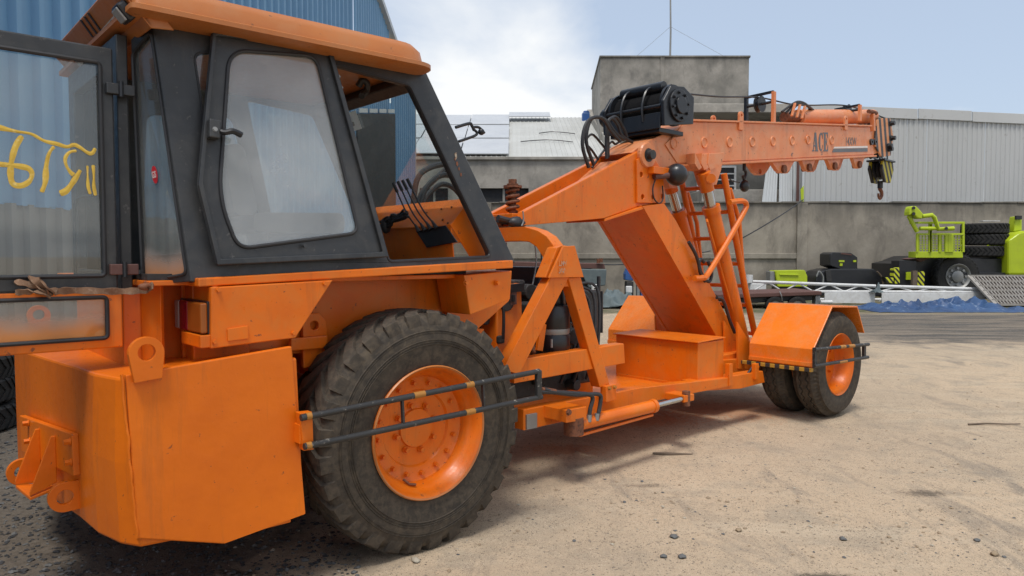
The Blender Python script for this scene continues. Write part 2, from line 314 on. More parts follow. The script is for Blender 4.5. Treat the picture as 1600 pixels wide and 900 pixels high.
def spline(c, sub=8):
    c = [V(p) for p in c]; out = []
    for i in range(len(c)-1):
        p0, p1, p2, p3 = c[max(i-1, 0)], c[i], c[i+1], c[min(i+2, len(c)-1)]
        for k in range(sub):
            t = k/sub; out.append(.5*((2*p1)+(p2-p0)*t+(2*p0-5*p1+4*p2-p3)*t*t+(3*p1-p0-3*p2+p3)*t**3))
    out.append(c[-1]); return out
def rounded(pts, r, k=5):
    """round the corners of a planar outline"""
    pts = [V(p) for p in pts]; n = len(pts); out = []
    for i, p in enumerate(pts):
        a, b = pts[i-1]-p, pts[(i+1) % n]-p; rr = r[i] if isinstance(r, (list, tuple)) else r
        la, lb = min(rr, a.length*.48), min(rr, b.length*.48)
        if rr <= 0: out.append(p); continue
        A, B = p+a.normalized()*la, p+b.normalized()*lb
        for j in range(k+1):
            t = j/k; out.append(A*(1-t)**2+p*2*t*(1-t)+B*t*t)
    return out
def props(o, label=None, cat=None, group=None, kind=None):
    if label: o['label'] = label
    if cat: o['category'] = cat
    if group: o['group'] = group
    if kind: o['kind'] = kind
    return o
def thing(name, label, cat, loc=(0, 0, 0), rotz=0, group=None):
    o = bpy.data.objects.new(name, None); COL.objects.link(o); o.location = loc; o.rotation_euler = (0, 0, rotz); o.empty_display_size = .2
    return props(o, label, cat, group)
def text_mb(txt, p0, right, up, height, depth=.003, bold=0.0, width=1.0):
    """lettering as a thin mesh: p0 lower-left corner, right/up unit vectors"""
    cu = bpy.data.curves.new('lettering', 'FONT'); cu.body = txt; cu.size = 1.0; cu.offset = bold; cu.extrude = 0; cu.resolution_u = 3
    ob = bpy.data.objects.new('lettering', cu); COL.objects.link(ob)
    dg = bpy.context.evaluated_depsgraph_get(); me = bpy.data.meshes.new_from_object(ob.evaluated_get(dg))
    right, up = V(right).normalized(), V(up).normalized(); nrm = right.cross(up); k = height/.70
    mb = MB(); vs = [V(p0)+right*(v.co.x*k*width)+up*(v.co.y*k)+nrm*depth for v in me.vertices]
    mb.add(vs, [tuple(p.vertices) for p in me.polygons])
    bpy.data.objects.remove(ob); bpy.data.curves.remove(cu); bpy.data.meshes.remove(me); return mb

# ------------------------------------------------------------------ tyres and wheels (axis along y, outer side towards -y)
def tyre_mb(c, ro, width, rb, lugs, lug_h, mb=None, style='lug'):
    mb = mb or MB(); h = width
    prof = [(rb, .10*h), (rb*1.03, .04*h), (rb+.30*(ro-rb), .0), (rb+.55*(ro-rb), -.02*h), (rb+.78*(ro-rb), .02*h), (ro-lug_h*1.5, .07*h), (ro-lug_h, .13*h), (ro-lug_h*.8, .3*h), (ro-lug_h*.7, .5*h),
            (ro-lug_h*.8, .7*h), (ro-lug_h, .87*h), (ro-lug_h*1.5, .93*h), (rb+.78*(ro-rb), .98*h), (rb+.55*(ro-rb), 1.02*h), (rb+.30*(ro-rb), h), (rb*1.03, .96*h), (rb, .90*h)]
    if style == 'lug':
        mb.lathe(prof, c, (0, 1, 0), 96, close=True)
        c = V(c)
        # sidewall rings
        for rr in (.42, .46, .50, .62, .66):
            r0 = rb+rr*(ro-rb); off = -.012*h if rr < .6 else -.002*h
            mb.lathe([(r0-.004, off+.004), (r0, off-.006), (r0+.004, off+.004)], c, (0, 1, 0), 72)
        for side in (0, 1):
            for k in range(lugs):
                a0 = 2*math.pi*(k+.5*side)/lugs; da = 2*math.pi/lugs
                # outline of a lug: (fraction across the tread, angle shift), swept towards the centre
                secs = [(.015, 0, ro-lug_h*2.6), (.05, 0, ro-lug_h*.55), (.10, .02, ro-.004), (.24, .30, ro), (.40, .75, ro+.002), (.52, 1.05, ro)]
                vs = []
                for fr, sh, r in secs:
                    y = (fr if side == 0 else 1-fr)*h; wd = .345 if fr < .2 else .31
                    for e, rr in ((-wd, r-lug_h*1.5 if fr > .03 else r-.02), (-wd*.85, r), (wd*.85, r), (wd, r-lug_h*1.5 if fr > .03 else r-.02)):
                        t = a0+da*(sh+e); vs.append(c+V((math.cos(t)*rr, y, -math.sin(t)*rr)))
                fs = [(i*4+j, i*4+j+1, i*4+j+5, i*4+j+4) for i in range(len(secs)-1) for j in range(3)]+[(0, 1, 2, 3), tuple(len(vs)-4+j for j in range(4))]
                mb.add(vs, fs)
    else:
        n = 150
        grooves = {7: 1, 9: 1}
        def mod(k, j):
            if j in (5, 6, 10, 11): return -.011 if k % 2 else 0
            return 0
        p2 = prof[:7]+[(ro-lug_h*.3, .2*h), (ro, .24*h), (ro, .34*h), (ro-.014, .355*h), (ro-.014, .385*h), (ro+.002, .40*h), (ro+.002, .60*h), (ro-.014, .615*h), (ro-.014, .645*h), (ro, .66*h), (ro, .76*h), (ro-lug_h*.3, .8*h)]+prof[10:]
        zig = {10, 11, 14, 15}
        def mod2(k, j):
            if j in (5, 6, 7, 18, 19, 20): return -.012 if k % 2 else 0
            return 0
        c = V(c); ax = V((0, 1, 0)); vs = []; m = len(p2)
        for k in range(n):
            t = 2*math.pi*k/n; dr = V((math.cos(t), 0, -math.sin(t)))
            for j, (r, y) in enumerate(p2):
                yy = y+(.010*(1 if (k//2) % 2 else -1) if 9 <= j <= 16 else 0)
                vs.append(c+ax*yy+dr*(r+mod2(k, j)))
        mb.add(vs, [(k*m+j, k*m+(j+1) % m, ((k+1) % n)*m+(j+1) % m, ((k+1) % n)*m+j) for k in range(n) for j in range(m)], True)
    return mb
def circ(cx, cz, r, n=24, a0=0, a1=2*math.pi, endpoint=False):
    return [(cx+r*math.cos(a0+(a1-a0)*i/(n if not endpoint else n-1)), cz+r*math.sin(a0+(a1-a0)*i/(n if not endpoint else n-1))) for i in range(n)]

# ------------------------------------------------------------------ THE ORANGE CRANE
crane = thing('mobile_crane', 'large orange articulated mobile crane with open charcoal cab door and raised boom', 'crane', ORG, math.pi/2-HEAD)
YC = 1.30                                # centre plane of the machine
def part(mb, name, mat, parent=crane, bevel=0): return mb.build(name, mat, parent, bevel)
def uw(px, py, y): p = Q(px, py, y); return (p.x, p.z)
def poly(pts, y): return [uw(a, b, y) for a, b in pts]

# --- counterweight
T = 1.185; B0 = .38
def plan(z):                             # outline seen from above; slight taper towards the bottom
    k = (T-z)*.04
    return [(-.66+k, 0), (-1.40, 0), (-1.455, .10), (-1.50, .30), (-1.52, .60), (-1.56, .95), (-1.60, 1.35), (-1.62, 1.75), (-1.56, 2.05), (-1.45, 2.45), (-1.38, 2.6), (-.66, 2.6)]
mb = MB()
cols = []
def cw_bottom(u): return max(B0-.01, .40) if u < -1.05 else .37
top_pts = [(u, y, T+.03*(u+1.4)) for u, y in plan(T)]
bot_pts = [(u*.995-.005, y, .44 if u < -1.2 else .40) for u, y in plan(.4)]
n = len(top_pts)
mid = [((a[0]+b[0])/2-(.012 if 0 < i < 4 else 0), (a[1]+b[1])/2, (a[2]+b[2])/2) for i, (a, b) in enumerate(zip(top_pts, bot_pts))]
# the long side: bottom edge rises at its front (knee)
side_knee = V((-1.02, 0, .37))
vs = top_pts+mid+bot_pts; fs = []
for r_ in range(2):
    for i in range(n):
        j = (i+1) % n; fs.append((r_*n+i, r_*n+j, (r_+1)*n+j, (r_+1)*n+i))
fs += [tuple(range(n)), tuple(2*n+i for i in range(n))]
mb.add(vs, fs)
cw = part(mb, 'counterweight', 'orange_cw', bevel=.012)
# side plate welded on the near side, its foot cut at a slant
mb = MB().slab([Q(196, 586, -.012), Q(456, 541, -.012), Q(478, 803, -.012), Q(350, 850, -.012), Q(214, 842, -.012)], (0, .03, 0))
part(mb, 'side_plate', 'orange_cw', cw, .006)
mb = MB().box(-1.0, -.68, .05, 2.5, .36, .42); part(mb, 'base_plate', 'orange_cw', cw, .006)
# weld bead on the corner
pts = [Q(190+24*t, 585+256*t, -.01)+V((random.uniform(-.003, .003), random.uniform(-.003, .003), 0)) for t in [i/26 for i in range(27)]]
part(MB().tube(pts, .007, 6), 'weld_bead', 'orange_cw', cw)
# lifting lug
c = Q(228, 552, -.03); cc = (c.x, c.z)
outl = [uw(209, 598, -.03), uw(252, 590, -.03)]+[(c.x+.072*math.cos(a), c.z+.072*math.sin(a)) for a in [math.pi*i/14 for i in range(15)]]
part(MB().prism(outl, -.045, -.013, holes=[circ(c.x, c.z+.005, .036, 20)]), 'lifting_lug', 'orange_cw', cw, .004)
outl = [(o[0], o[1]) for o in outl]
part(MB().prism(outl, 2.62, 2.65, holes=[circ(c.x, c.z+.005, .036, 20)]), 'lifting_lug', 'orange_cw', cw, .004)
# tow bracket on the rear face: plate, two gussets, foot, bolts; two eyes
def rear(px, py, off=0):                 # point on the rear face (plane through its middle)
    return QP(px, py, (-1.545-off, .8, .9), V((1, .115, 0)))
mb = MB().slab([rear(40, 648), rear(123, 677), rear(126, 742), rear(44, 704)], V((-.03, 0, 0)))
tb = part(mb, 'tow_bracket', 'orange_cw', bevel=.004)
gus = []
for (x0, y0, x1, y1, xt, yt) in ((62, 670, 68, 748, 24, 757), (87, 681, 97, 752, 47, 776)):
    a = rear(x0, y0, .03); b = V((a.x, a.y, Q(x1, y1, a.y).z)); k = Q(xt, yt, a.y); gus.append((k, b))
    mb = MB().slab([a, a+V((-.02, 0, 0)), k+V((0, 0, .02)), k, b], (0, .016, 0)); part(mb, 'gusset', 'orange_cw', tb, .003)
(k0_, b0_), (k1_, b1_) = gus
mb = MB().slab([k0_+V((0, 0, -.004)), k1_+V((0, 0, -.004)), b1_+V((0, 0, -.02)), b0_+V((0, 0, -.02))], (0, 0, -.016)); part(mb, 'foot_plate', 'orange_cw', tb, .003)
for (x, y) in ((45, 661), (47, 689), (110, 690), (112, 722)):
    part(MB().nut(rear(x, y, .03), (-1, 0, 0), .015, .025), 'bolt', 'orange_cw', tb)
for (x, y, nm) in ((101, 776, 0), (34, 737, 0)):
    p = QP(x, y, (-1.60, .8, .6), V((1, .115, 0)))
    ol = [(p.x+.11, p.z-.068), (p.x+.11, p.z+.072)]+[(p.x+.072*math.cos(t), p.z+.072*math.sin(t)) for t in [math.pi*(.5+i/14) for i in range(15)]]
    part(MB().prism(ol, p.y-.015, p.y+.015, holes=[circ(p.x, p.z, .036, 18)]), 'towing_eye', 'orange_cw', tb, .004)

# --- rear frame and body under the cab
part(MB().prism([(-1.06, 1.16), (.82, 1.16), (.82, 1.60), (-1.06, 1.60)], .47, .50), 'body_panel', 'orange', bevel=.004)
part(MB().prism([(-1.30, 1.10), (-.75, 1.10), (-.75, .55), (-.60, .55), (-.60, 1.16), (.9, 1.16), (.9, .55), (1.0, .55), (1.0, 1.2), (-1.30, 1.2)], .55, 2.05), 'chassis', 'orange', bevel=.01)
# hinge lug with a hole between tail box and tyre
c = Q(489, 508, .44)
part(MB().prism([(c.x-.07, c.z-.24), (c.x+.09, c.z-.22), (c.x+.075, c.z+.02), (c.x+.03, c.z+.07), (c.x-.03, c.z+.07), (c.x-.07, c.z+.02)], .42, .45, holes=[circ(c.x, c.z, .026, 16)]), 'hinge_lug', 'orange', bevel=.004)
part(MB().prism([(c.x-.16, c.z-.13), (c.x+.06, c.z-.13), (c.x+.06, c.z-.06), (c.x-.16, c.z-.06)], .38, .418), 'stop_block', 'orange', bevel=.006)
part(MB().prism([(-.86, 1.2), (-.5, 1.2), (-.45, .62), (-.86, .62)], .40, .45), 'wheel_arch_plate', 'orange', bevel=.004)
part(MB().box(-1.30, .86, .22, 2.3, 1.575, 1.60), 'cab_floor', 'orange', bevel=.004)
# sill lip under the cab
a, b = Q(310, 441, .07), Q(802, 412, .07)
mb = MB().slab([a+V((0, 0, -.022)), b+V((0, 0, -.028)), b+V((0, 0, .022)), a+V((0, 0, .018))], (0, .22, 0)); part(mb, 'sill_lip', 'orange', bevel=.006)
# step-shaped gusset under the front of the cab
part(MB().slab([Q(725, 430, .12), Q(800, 423, .12), Q(797, 468, .12), Q(735, 492, .12)], (0, .30, 0)), 'cab_step_gusset', 'orange', bevel=.005)
part(MB().slab([Q(700, 478, .42), Q(790, 440, .42), Q(796, 470, .42), Q(700, 556, .42)], (0, .05, 0)), 'gusset_plate', 'orange', bevel=.005)
for px in (727, 776): part(MB().nut(Q(px, 442, .11), (0, -1, 0), .014, .02), 'bolt', 'orange')

# --- tail lamp box
tb2 = part(MB().prism(poly([(330, 449), (520, 438), (462, 528), (330, 545)], .05), .05, .10), 'tail_box', 'orange', bevel=.005)
p = Q(330, 449, .05); u0 = p.x
part(MB().box(-1.29, u0+.3, .53, .56, 1.165, 1.60), 'inner_panel', 'orange', tb2, .003)
part(MB().prism([(.075, 1.285), (.34, 1.285), (.34, 1.58), (.075, 1.58)], u0+.012, u0+.04, 'u'), 'lamp_panel', 'orange', tb2, .004)
part(MB().prism([(.36, 1.18), (.52, 1.18), (.52, 1.60), (.36, 1.60)], u0+.013, u0+.3, 'u'), 'corner_post', 'orange', tb2, .008)
part(MB().prism([(.06, 1.285), (.335, 1.285), (.335, 1.345), (.06, 1.345)], u0-.05, u0+.012, 'u'), 'lamp_bracket', 'orange', tb2, .004)
lz0, lz1 = QU(300, 517, u0-.03).z, QU(300, 471, u0-.03).z
ya, yb = max(.066, QU(328, 495, u0-.03).y), QU(277, 495, u0-.03).y
part(MB().prism([(ya+.006, lz0-.006), (yb+.006, lz0-.006), (yb+.006, lz1+.006), (ya+.006, lz1+.006)], u0-.012, u0+.012, 'u'), 'lamp_base', 'black', tb2, .003)
for k, (f0, f1, m) in enumerate(((0, .5, 'lamp_amber'), (.5, .82, 'lamp_red'), (.82, 1.0, 'lamp_clear'))):
    q0, q1 = ya+(yb-ya)*f0+.002, ya+(yb-ya)*f1-.002
    part(MB().prism([(q0, lz0), (q1, lz0), (q1, lz1), (q0, lz1)], u0-.045, u0-.012, 'u'), 'tail_lamp_lens', m, tb2, .008)
part(MB().prism(poly([(355, 514), (387, 509), (388, 529), (356, 533)], .045), .040, .05), 'cover_plate', 'orange', tb2, .002)
for (x, y) in ((341, 453), (507, 443), (458, 520), (335, 534)): part(MB().nut(Q(x, y, .048), (0, -1, 0), .010, .01), 'bolt', 'orange', tb2)

# --- rear wheels
def nut_ring(parent, c, r, n, y, mat, s=.014, a0=0):
    first = None
    for k in range(n):
        t = a0+2*math.pi*k/n; p = V((c[0]+r*math.cos(t), y, c[2]+r*math.sin(t)))
        if first is None:
            first = MB().nut((0, 0, 0), (0, -1, 0), s, s*1.7); first.v = [(x, yy, z) for x, yy, z in first.v]
            o = first.build('wheel_nut', mat, parent); o.location = p
        else:
            q = o.copy(); COL.objects.link(q); q.parent = parent; q.location = p; q.rotation_euler = (0, random.random(), 0)
RW = V((.155, .0, .695)); RR = .705
def rear_wheel(y0):
    root = bpy.data.objects.new('rear_wheel', None); COL.objects.link(root); root.parent = crane
    part(tyre_mb(RW+V((0, y0, 0)), RR, .40, .375, 29, .025), 'tyre', 'tyre', root)
    prof = [(.383, .02), (.388, .005), (.378, -.004), (.362, .012), (.352, .05), (.335, .07), (.318, .10), (.312, .135), (.300, .145), (.232, .150), (.222, .165), (.150, .172), (.118, .165), (.112, .150), (.0005, .148)]
    part(MB().lathe(prof, RW+V((0, y0, 0)), (0, 1, 0), 64), 'rim', 'orange', root)
    part(MB().lathe([(.384, .012), (.391, -.004), (.385, -.012), (.377, -.006)], RW+V((0, y0, 0)), (0, 1, 0), 64), 'rim_flange', 'guard_yellow' if False else 'orange_roof', root)
    part(MB().lathe([(.30, .16), (.30, .36), (.2, .38), (.0005, .38)], RW+V((0, y0, 0)), (0, 1, 0), 40), 'brake_drum', 'orange', root)
    nut_ring(root, RW, .272, 16, y0+.146, 'orange', .0125, .1)
    nut_ring(root, RW, .140, 8, y0+.166, 'orange', .016, .25)
    part(MB().tube([RW+V((-.13, y0+.10, -.27)), RW+V((-.10, y0+.08, -.30)), RW+V((-.06, y0+.075, -.31))], .008, 6), 'valve_stem', 'rust', root)
    return root
rear_wheel(0.0); rear_wheel(2.22)
part(MB().tube([(RW.x, .35, RW.z), (RW.x, 2.25, RW.z)], .13, 16), 'rear_axle', 'orange')
part(MB().ball((RW.x, YC, RW.z), .25, 20, (1, .8, 1)), 'axle_housing', 'mech')

# --- wheel guard rail (near side) and its bracket
GY = -.10
g = MB()
def bar_px(a, b, y0=GY, y1=GY): return [Q(*a, y0), Q(*b, y1)]
gr = part(MB().prism(poly([(467, 645), (487, 643), (489, 702), (473, 704)], GY+.03), GY+.02, GY+.07), 'guard_bracket', 'orange', bevel=.004)
part(MB().bar(Q(470, 660, -.02), Q(470, 690, -.02), .06, .10, (0, 1, 0)), 'mount_plate', 'orange', gr, .003)
rail = part(MB().tube(bar_px((470, 653), (842, 580)), .017, 12), 'guard_rail', 'guard_black')
part(MB().tube(bar_px((475, 698), (846, 620)), .017, 12), 'guard_tube', 'guard_black', rail)
part(MB().bar(*bar_px((841, 578), (841, 622)), .04, .035, (0, 1, 0)), 'end_post', 'guard_black', rail, .008)
for (x, y0, y1) in ((628, 622, 664), (754, 598, 640)): part(MB().bar(*bar_px((x, y0), (x+2, y1)), .012, .02, (0, 1, 0)), 'tie_bar', 'guard_black', rail)
for (x0, y0, x1, y1) in ((646, 618.4, 663, 615), (727, 602.6, 739, 600.2), (727, 645, 741, 642), (478, 651, 486, 649.5), (478, 697, 486, 695.5)):
    part(MB().tube(bar_px((x0, y0), (x1, y1)), .0185, 12, cap=True), 'paint_band', 'guard_yellow', rail)

# --- cab shell (near side leans inward towards the roof)
SN = V((0, -1, .10)).normalized(); S0 = V((0, .12, 1.62))
def S(px, py, off=0.0): return QP(px, py, S0+SN*off, SN)
IN = -SN                                  # towards the inside
outer = [S(236, 24), S(664, 108), S(806, 411), S(300, 441)]
h1 = rounded([S(303, 84), S(398, 74), S(512, 92), S(592, 394), S(350, 408), S(318, 184)], [.04, .02, .05, .06, .06, .05])
h2 = rounded([S(523, 100), S(641, 133), S(769, 401), S(608, 409)], [.03, .03, .05, .03])
cab = part(MB().slab(outer, IN*.055, [h1, h2]), 'cab_frame', 'cab_black', bevel=.008)
# orange inner edge of the front opening and its rubber
part(MB().tube([p+IN*.004 for p in h2]+[h2[0]+IN*.004], .010, 6, cap=False), 'window_seal', 'rubber_hose', cab)
part(MB().tube([p+IN*.004 for p in h1]+[h1[0]+IN*.004], .008, 6, cap=False), 'window_seal', 'rubber_hose', cab)
FY = 1.62                                 # far side of the cab
def mir(p): return V((p.x, FY+.12-p.y+.0, p.z))
far_outer = [mir(p) for p in outer]
fh1 = rounded([mir(S(345, 120)), mir(S(500, 130)), mir(S(580, 385)), mir(S(352, 400))], .06)
fh2 = [mir(p) for p in h2]
part(MB().slab(far_outer, V((0, -.05, 0)), [fh1, fh2]), 'side_frame', 'cab_black', cab, .008)
part(MB().slab(fh1, V((0, .004, 0))), 'side_pane', 'glass_far', cab)
part(MB().slab(fh2, V((0, .004, 0))), 'quarter_pane', 'glass_clear', cab)
part(MB().slab(rounded([S(304, 85), S(345, 78), S(350, 300), S(318, 184)], .02), IN*.004), 'quarter_glass', 'glass_clear', cab)
# windscreen, headers
A0, A1 = S(652, 118)+IN*.03, S(790, 408)+IN*.03
part(MB().slab([A0, A1, mir(A1), mir(A0)], V((.004, 0, .002))), 'windscreen_glass', 'glass_clear', cab)
part(MB().bar(A0+V((-.02, 0, -.02)), mir(A0)+V((-.02, 0, -.02)), .10, .10, (.4, 0, 1)), 'header_beam', 'cab_black', cab, .01)
part(MB().bar(A1+V((.0, .0, .0)), mir(A1), .06, .06), 'sill_beam', 'cab_black', cab, .01)
# rear corner window (angled pane)
C0, C1, C2, C3 = S(237, 26), S(299, 440), Q(222, 446, .40), Q(204, 62, .40)
def lerp4(s_, t_): return (C0*(1-s_)+C3*s_)*(1-t_)+(C1*(1-s_)+C2*s_)*t_
cn = (C1-C0).cross(C3-C0).normalized(); cn = cn if cn.y > 0 else -cn
co = [lerp4(0, 0), lerp4(0, 1), lerp4(1, 1), lerp4(1, 0)]; ci = rounded([lerp4(.10, .045), lerp4(.07, .97), lerp4(.975, .985), lerp4(.93, .06)], .03)
cwin = part(MB().slab(co, cn*.03, [ci]), 'corner_window', 'cab_black', bevel=.005)
part(MB().slab([p+cn*.012 for p in ci], cn*.004), 'glass', 'glass_corner', cwin)
part(MB().tube([p-cn*.002 for p in ci]+[ci[0]-cn*.002], .008, 6, cap=False), 'seal', 'rubber_hose', cwin)
sc = QP(242, 273, lerp4(.4, .6)+cn*.006, cn); su = (C0-C1).normalized(); sr = (C0-C3).normalized(); sr = (sr-su*sr.dot(su)).normalized()
st = part(MB().slab([sc+sr*(.020*math.cos(t))+su*(.042*math.sin(t)) for t in [2*math.pi*i/24 for i in range(24)]], -cn*.002), 'sticker', 'red', cwin)
tx = text_mb('GS', sc-sr*.017-su*.014-cn*.003, sr, su, .030, .0015, .02, .62); part(tx, 'sticker_lettering', 'paper', cwin)
# far rear corner + rear frame with door opening
RU = -1.33
hole = [(.50, 1.64), (1.36, 1.64), (1.36, 2.64), (.50, 2.64)]
part(MB().prism([(.41, 1.55), (1.50, 1.55), (1.50, 2.76), (.41, 2.76)], RU-.02, RU+.03, 'u', [hole]), 'door_surround', 'cab_black', cab, .006)
part(MB().slab([V((RU, 1.50, 1.55)), mir(S(300, 441)), mir(S(237, 26)), V((RU, 1.50, 2.76))], (0.02, -.01, 0)), 'corner_panel', 'cab_black', cab)
part(MB().box(RU-.01, RU+.16, .44, 1.48, 1.14, 1.55), 'bulkhead', 'orange', bevel=.006)
CM = C2.lerp(C1, .42)
part(MB().slab([C2+V((.0, .03, 0)), CM+V((.0, .03, 0)), V((CM.x, CM.y+.03, 1.17)), V((C2.x, C2.y+.03, 1.17))], (.02, .02, 0)), 'corner_base', 'orange', bevel=.005)
# cab interior
part(MB().box(-1.28, .60, .24, 1.56, 1.602, 1.63), 'floor_mat', 'mech', cab)
st_ = part(MB().prism(rounded([V((-.62, 1.85, 0)), V((-.05, 1.85, 0)), V((-.05, 1.98, 0)), V((-.62, 1.96, 0))], .05) and [(p.x, p.y) for p in rounded([V((-.62, 1.85, 0)), V((-.05, 1.85, 0)), V((-.05, 1.98, 0)), V((-.62, 1.96, 0))], .05)], .62, 1.12), 'operator_seat', 'seat', bevel=.02)
part(MB().prism([(p.x, p.y) for p in rounded([V((-.72, 1.94, 0)), V((-.58, 1.95, 0)), V((-.66, 2.34, 0)), V((-.78, 2.33, 0))], .05)], .64, 1.10), 'backrest', 'seat', st_, .02)
part(MB().box(-.5, -.15, .72, 1.02, 1.63, 1.85), 'seat_base', 'black', st_)
# dashboard console with levers
dash = [uw(737, 309, .34), uw(700, 352, .34), uw(725, 404, .34), uw(772, 404, .34)]
con = part(MB().slab([Q(737, 309, .30), Q(704, 352, .30), Q(735, 402, .30), Q(775, 403, .30)], (0, .01, 0)).slab([Q(737, 309, .31), Q(704, 352, .31), V((Q(704, 352, .31).x-.02, 1.50, Q(704, 352, .31).z)), V((Q(737, 309, .31).x, 1.50, Q(737, 309, .31).z))], (0.004, 0, -.012)), 'control_console', 'orange', bevel=.004)
k0 = Q(704, 352, .31)
part(MB().slab([V((k0.x, .31, k0.z-.004)), V((k0.x, 1.5, k0.z-.004)), V((k0.x+.03, 1.5, 1.63)), V((k0.x+.03, .31, 1.63))], (.01, 0, 0)), 'dash_panel', 'orange', con, .003)
ridge, low = Q(737, 309, .31), k0
def on_dash(t, y): return V((low.x+(ridge.x-low.x)*t, y, low.z+(ridge.z-low.z)*t+.006))
dn = V((-(ridge.z-low.z), 0, ridge.x-low.x)).normalized()
part(MB().slab([QP(651, 361, k0, V((1, 0, 0))), QP(697, 352, k0, V((1, 0, 0))), QP(716, 378, k0, V((1, 0, 0))), QP(668, 387, k0, V((1, 0, 0)))], (-.008, 0, 0)), 'lever_plate', 'black', con, .003)
for k in range(4):
    b0 = QP(655+k*9, 360-k*2, k0+V((-.02, 0, 0)), V((1, 0, 0)))
    tip = QP(619+k*7.5, 296-k*2, k0+V((-.10, 0, 0)), V((1, 0, 0)))
    md = b0.lerp(tip, .45)+V((0, .02, -.012))
    lv = part(MB().hose([b0, md, tip], .0055, 8, 6), 'lever', 'black', con)
    d = (tip-md).normalized(); part(MB().tube([tip-d*.02, tip+d*.0, tip+d*.035, tip+d*.05], .011, 10), 'lever_knob', 'rubber_hose', con)
    part(MB().tube([b0+V((0, 0, -.01)), b0.lerp(md, .35)], .016, 8, r2=.007), 'lever_boot', 'mech', con)
random.seed(3)
for k in range(12):
    f_ = lambda x, y: QP(x+random.uniform(-5, 5), y+random.uniform(-7, 7), k0+V((-.06-.02*random.random(), 0, 0)), V((1, 0, 0)))
    part(MB().hose([f_(597, 352), f_(607, 346), f_(616, 340), f_(626, 338), f_(634, 334)], random.choice((.007, .009, .013)), 6, 4), 'cable', 'mech' if k % 3 else 'rubber_hose', con)
part(MB().ball(QP(603, 352, k0+V((-.06, 0, 0)), V((1, 0, 0))), .05, 10, (.8, .7, 1.2)), 'valve_block', 'mech', con)
for (x, y) in ((667, 333), (690, 327), (706, 324), (692, 344), (700, 349)): part(MB().nut(QP(x, y, on_dash(.5, .6), dn), dn, .006, .006), 'screw', 'rust', con)
# something dark bundled under the front of the roof
hw = part(MB().hose([QU(560, 135, .0), QU(566, 126, .02), QU(574, 131, .05), QU(572, 142, .05), QU(565, 150, .0)], .02, 8, 5), 'wiper_motor', 'mech', cab)

# --- roof
def rr_loop(u0, u1, y0, y1, r, z, k=6):
    pts = rounded([V((u0, y0, 0)), V((u1, y0, 0)), V((u1, y1, 0)), V((u0, y1, 0))], r, k); return [V((p.x, p.y, z)) for p in pts]
za, zb = Q(215, 12, .06).z, Q(680, 106, .06).z
ua, ub = Q(205, 12, .06).x, Q(688, 100, .06).x
tilt = (zb-za)/(ub-ua)
loops = []
for ins, dz in ((.05, -.012), (0.0, 0.0), (0.0, .022), (.035, .036), (.045, .095), (.075, .135), (.16, .16), (.5, .17)):
    lp = rr_loop(ua+ins*.6, ub-ins, .06+ins, 1.68-ins, [.03, .16, .16, .03], 0)
    loops.append([V((p.x, p.y, za+dz+tilt*(p.x-ua))) for p in lp])
n = len(loops[0]); mb = MB()
mb.add([p for l in loops for p in l], [(i*n+k, i*n+(k+1) % n, (i+1)*n+(k+1) % n, (i+1)*n+k) for i in range(len(loops)-1) for k in range(n)]+[tuple(range(n)), tuple((len(loops)-1)*n+k for k in range(n))], True)
roof = part(mb, 'cab_roof', 'orange_roof')
part(MB().prism([(.6, za+.02), (.75, za+.02), (.75, za+.14), (.6, za+.14)], ub-.05, ub+.02, 'u'), 'vent', 'orange_roof', roof, .01)
# sloping rear fascia with work lamps and plate
fz = za-.02
fp0, fp1 = V((ua+.10, .14, 2.74)), V((ua-.045, .14, fz+.13))
part(MB().slab([fp0, fp0+V((0, 1.46, 0)), fp1+V((0, 1.46, 0)), fp1], (.015, 0, .012)), 'roof_fascia', 'orange_roof', roof, .005)
part(MB().slab([fp1, fp1+V((0, 1.46, 0)), V((ua+.05, 1.6, fz+.15)), V((ua+.05, .14, fz+.15))], (0, 0, .012)), 'visor_top', 'orange_roof', roof, .004)
part(MB().slab([fp0, fp1, V((ua+.05, .14, fz+.15)), V((ua+.2, .14, 2.75))], (0, .012, 0)), 'visor_side', 'orange_roof', roof, .004)
fn = (fp1-fp0).cross(V((0, 1, 0))).normalized(); fn = fn if fn.x < 0 else -fn; fu = (fp1-fp0).normalized()
def fas(px, py, off=0): return QP(px, py, fp0+fn*off, fn)
for (x, y) in ((187, 24), (122, 93)):
    c = fas(x, y, .05)
    lamp = part(MB().bar(c-fn*.05, c+fn*.0, .105, .085, fu), 'work_lamp', 'black', roof, .012)
    part(MB().bar(c-fn*.002, c+fn*.008, .082, .062, fu), 'work_lamp_lens', 'lamp_clear', roof, .004)
pl = [fas(158, 47, .006), fas(178, 24, .006), fas(182, 46, .006), fas(164, 66, .006)]
part(MB().slab(pl, -fn*.006), 'number_plate', 'paper', roof)
pr_ = (pl[1]-pl[0]).normalized(); pu = (pl[0]-pl[3]).normalized()
for k in range(5): 
    o = pl[3]+(pl[0]-pl[3])*(.15+.16*k)+fn*.002
    part(MB().bar(o+(pl[2]-pl[3])*.08, o+(pl[2]-pl[3])*.9, .008, .002, fn), 'plate_print', 'ink', roof)
for k in range(3):
    o = fas(145+k*6, 58-k*5, .004); part(MB().bar(o, o+fu*.09+V((0, -.03, 0)), .018, .003, fn), 'slanted_stripe', 'ink', roof)

# --- hinged side window standing a little open
off = .045
so = [S(331, 46, off), S(514, 70, off), S(604, 402, off), S(338, 415, off), S(308, 290, off)]
si = rounded([S(358, 78, off), S(494, 88, off), S(560, 364, off), S(372, 389, off), S(342, 310, off)], [.10, .07, .06, .07, .12], 7)
swin = part(MB().slab(rounded(so, .012, 2), IN*.012, [si]), 'side_window', 'cab_black', bevel=.004)
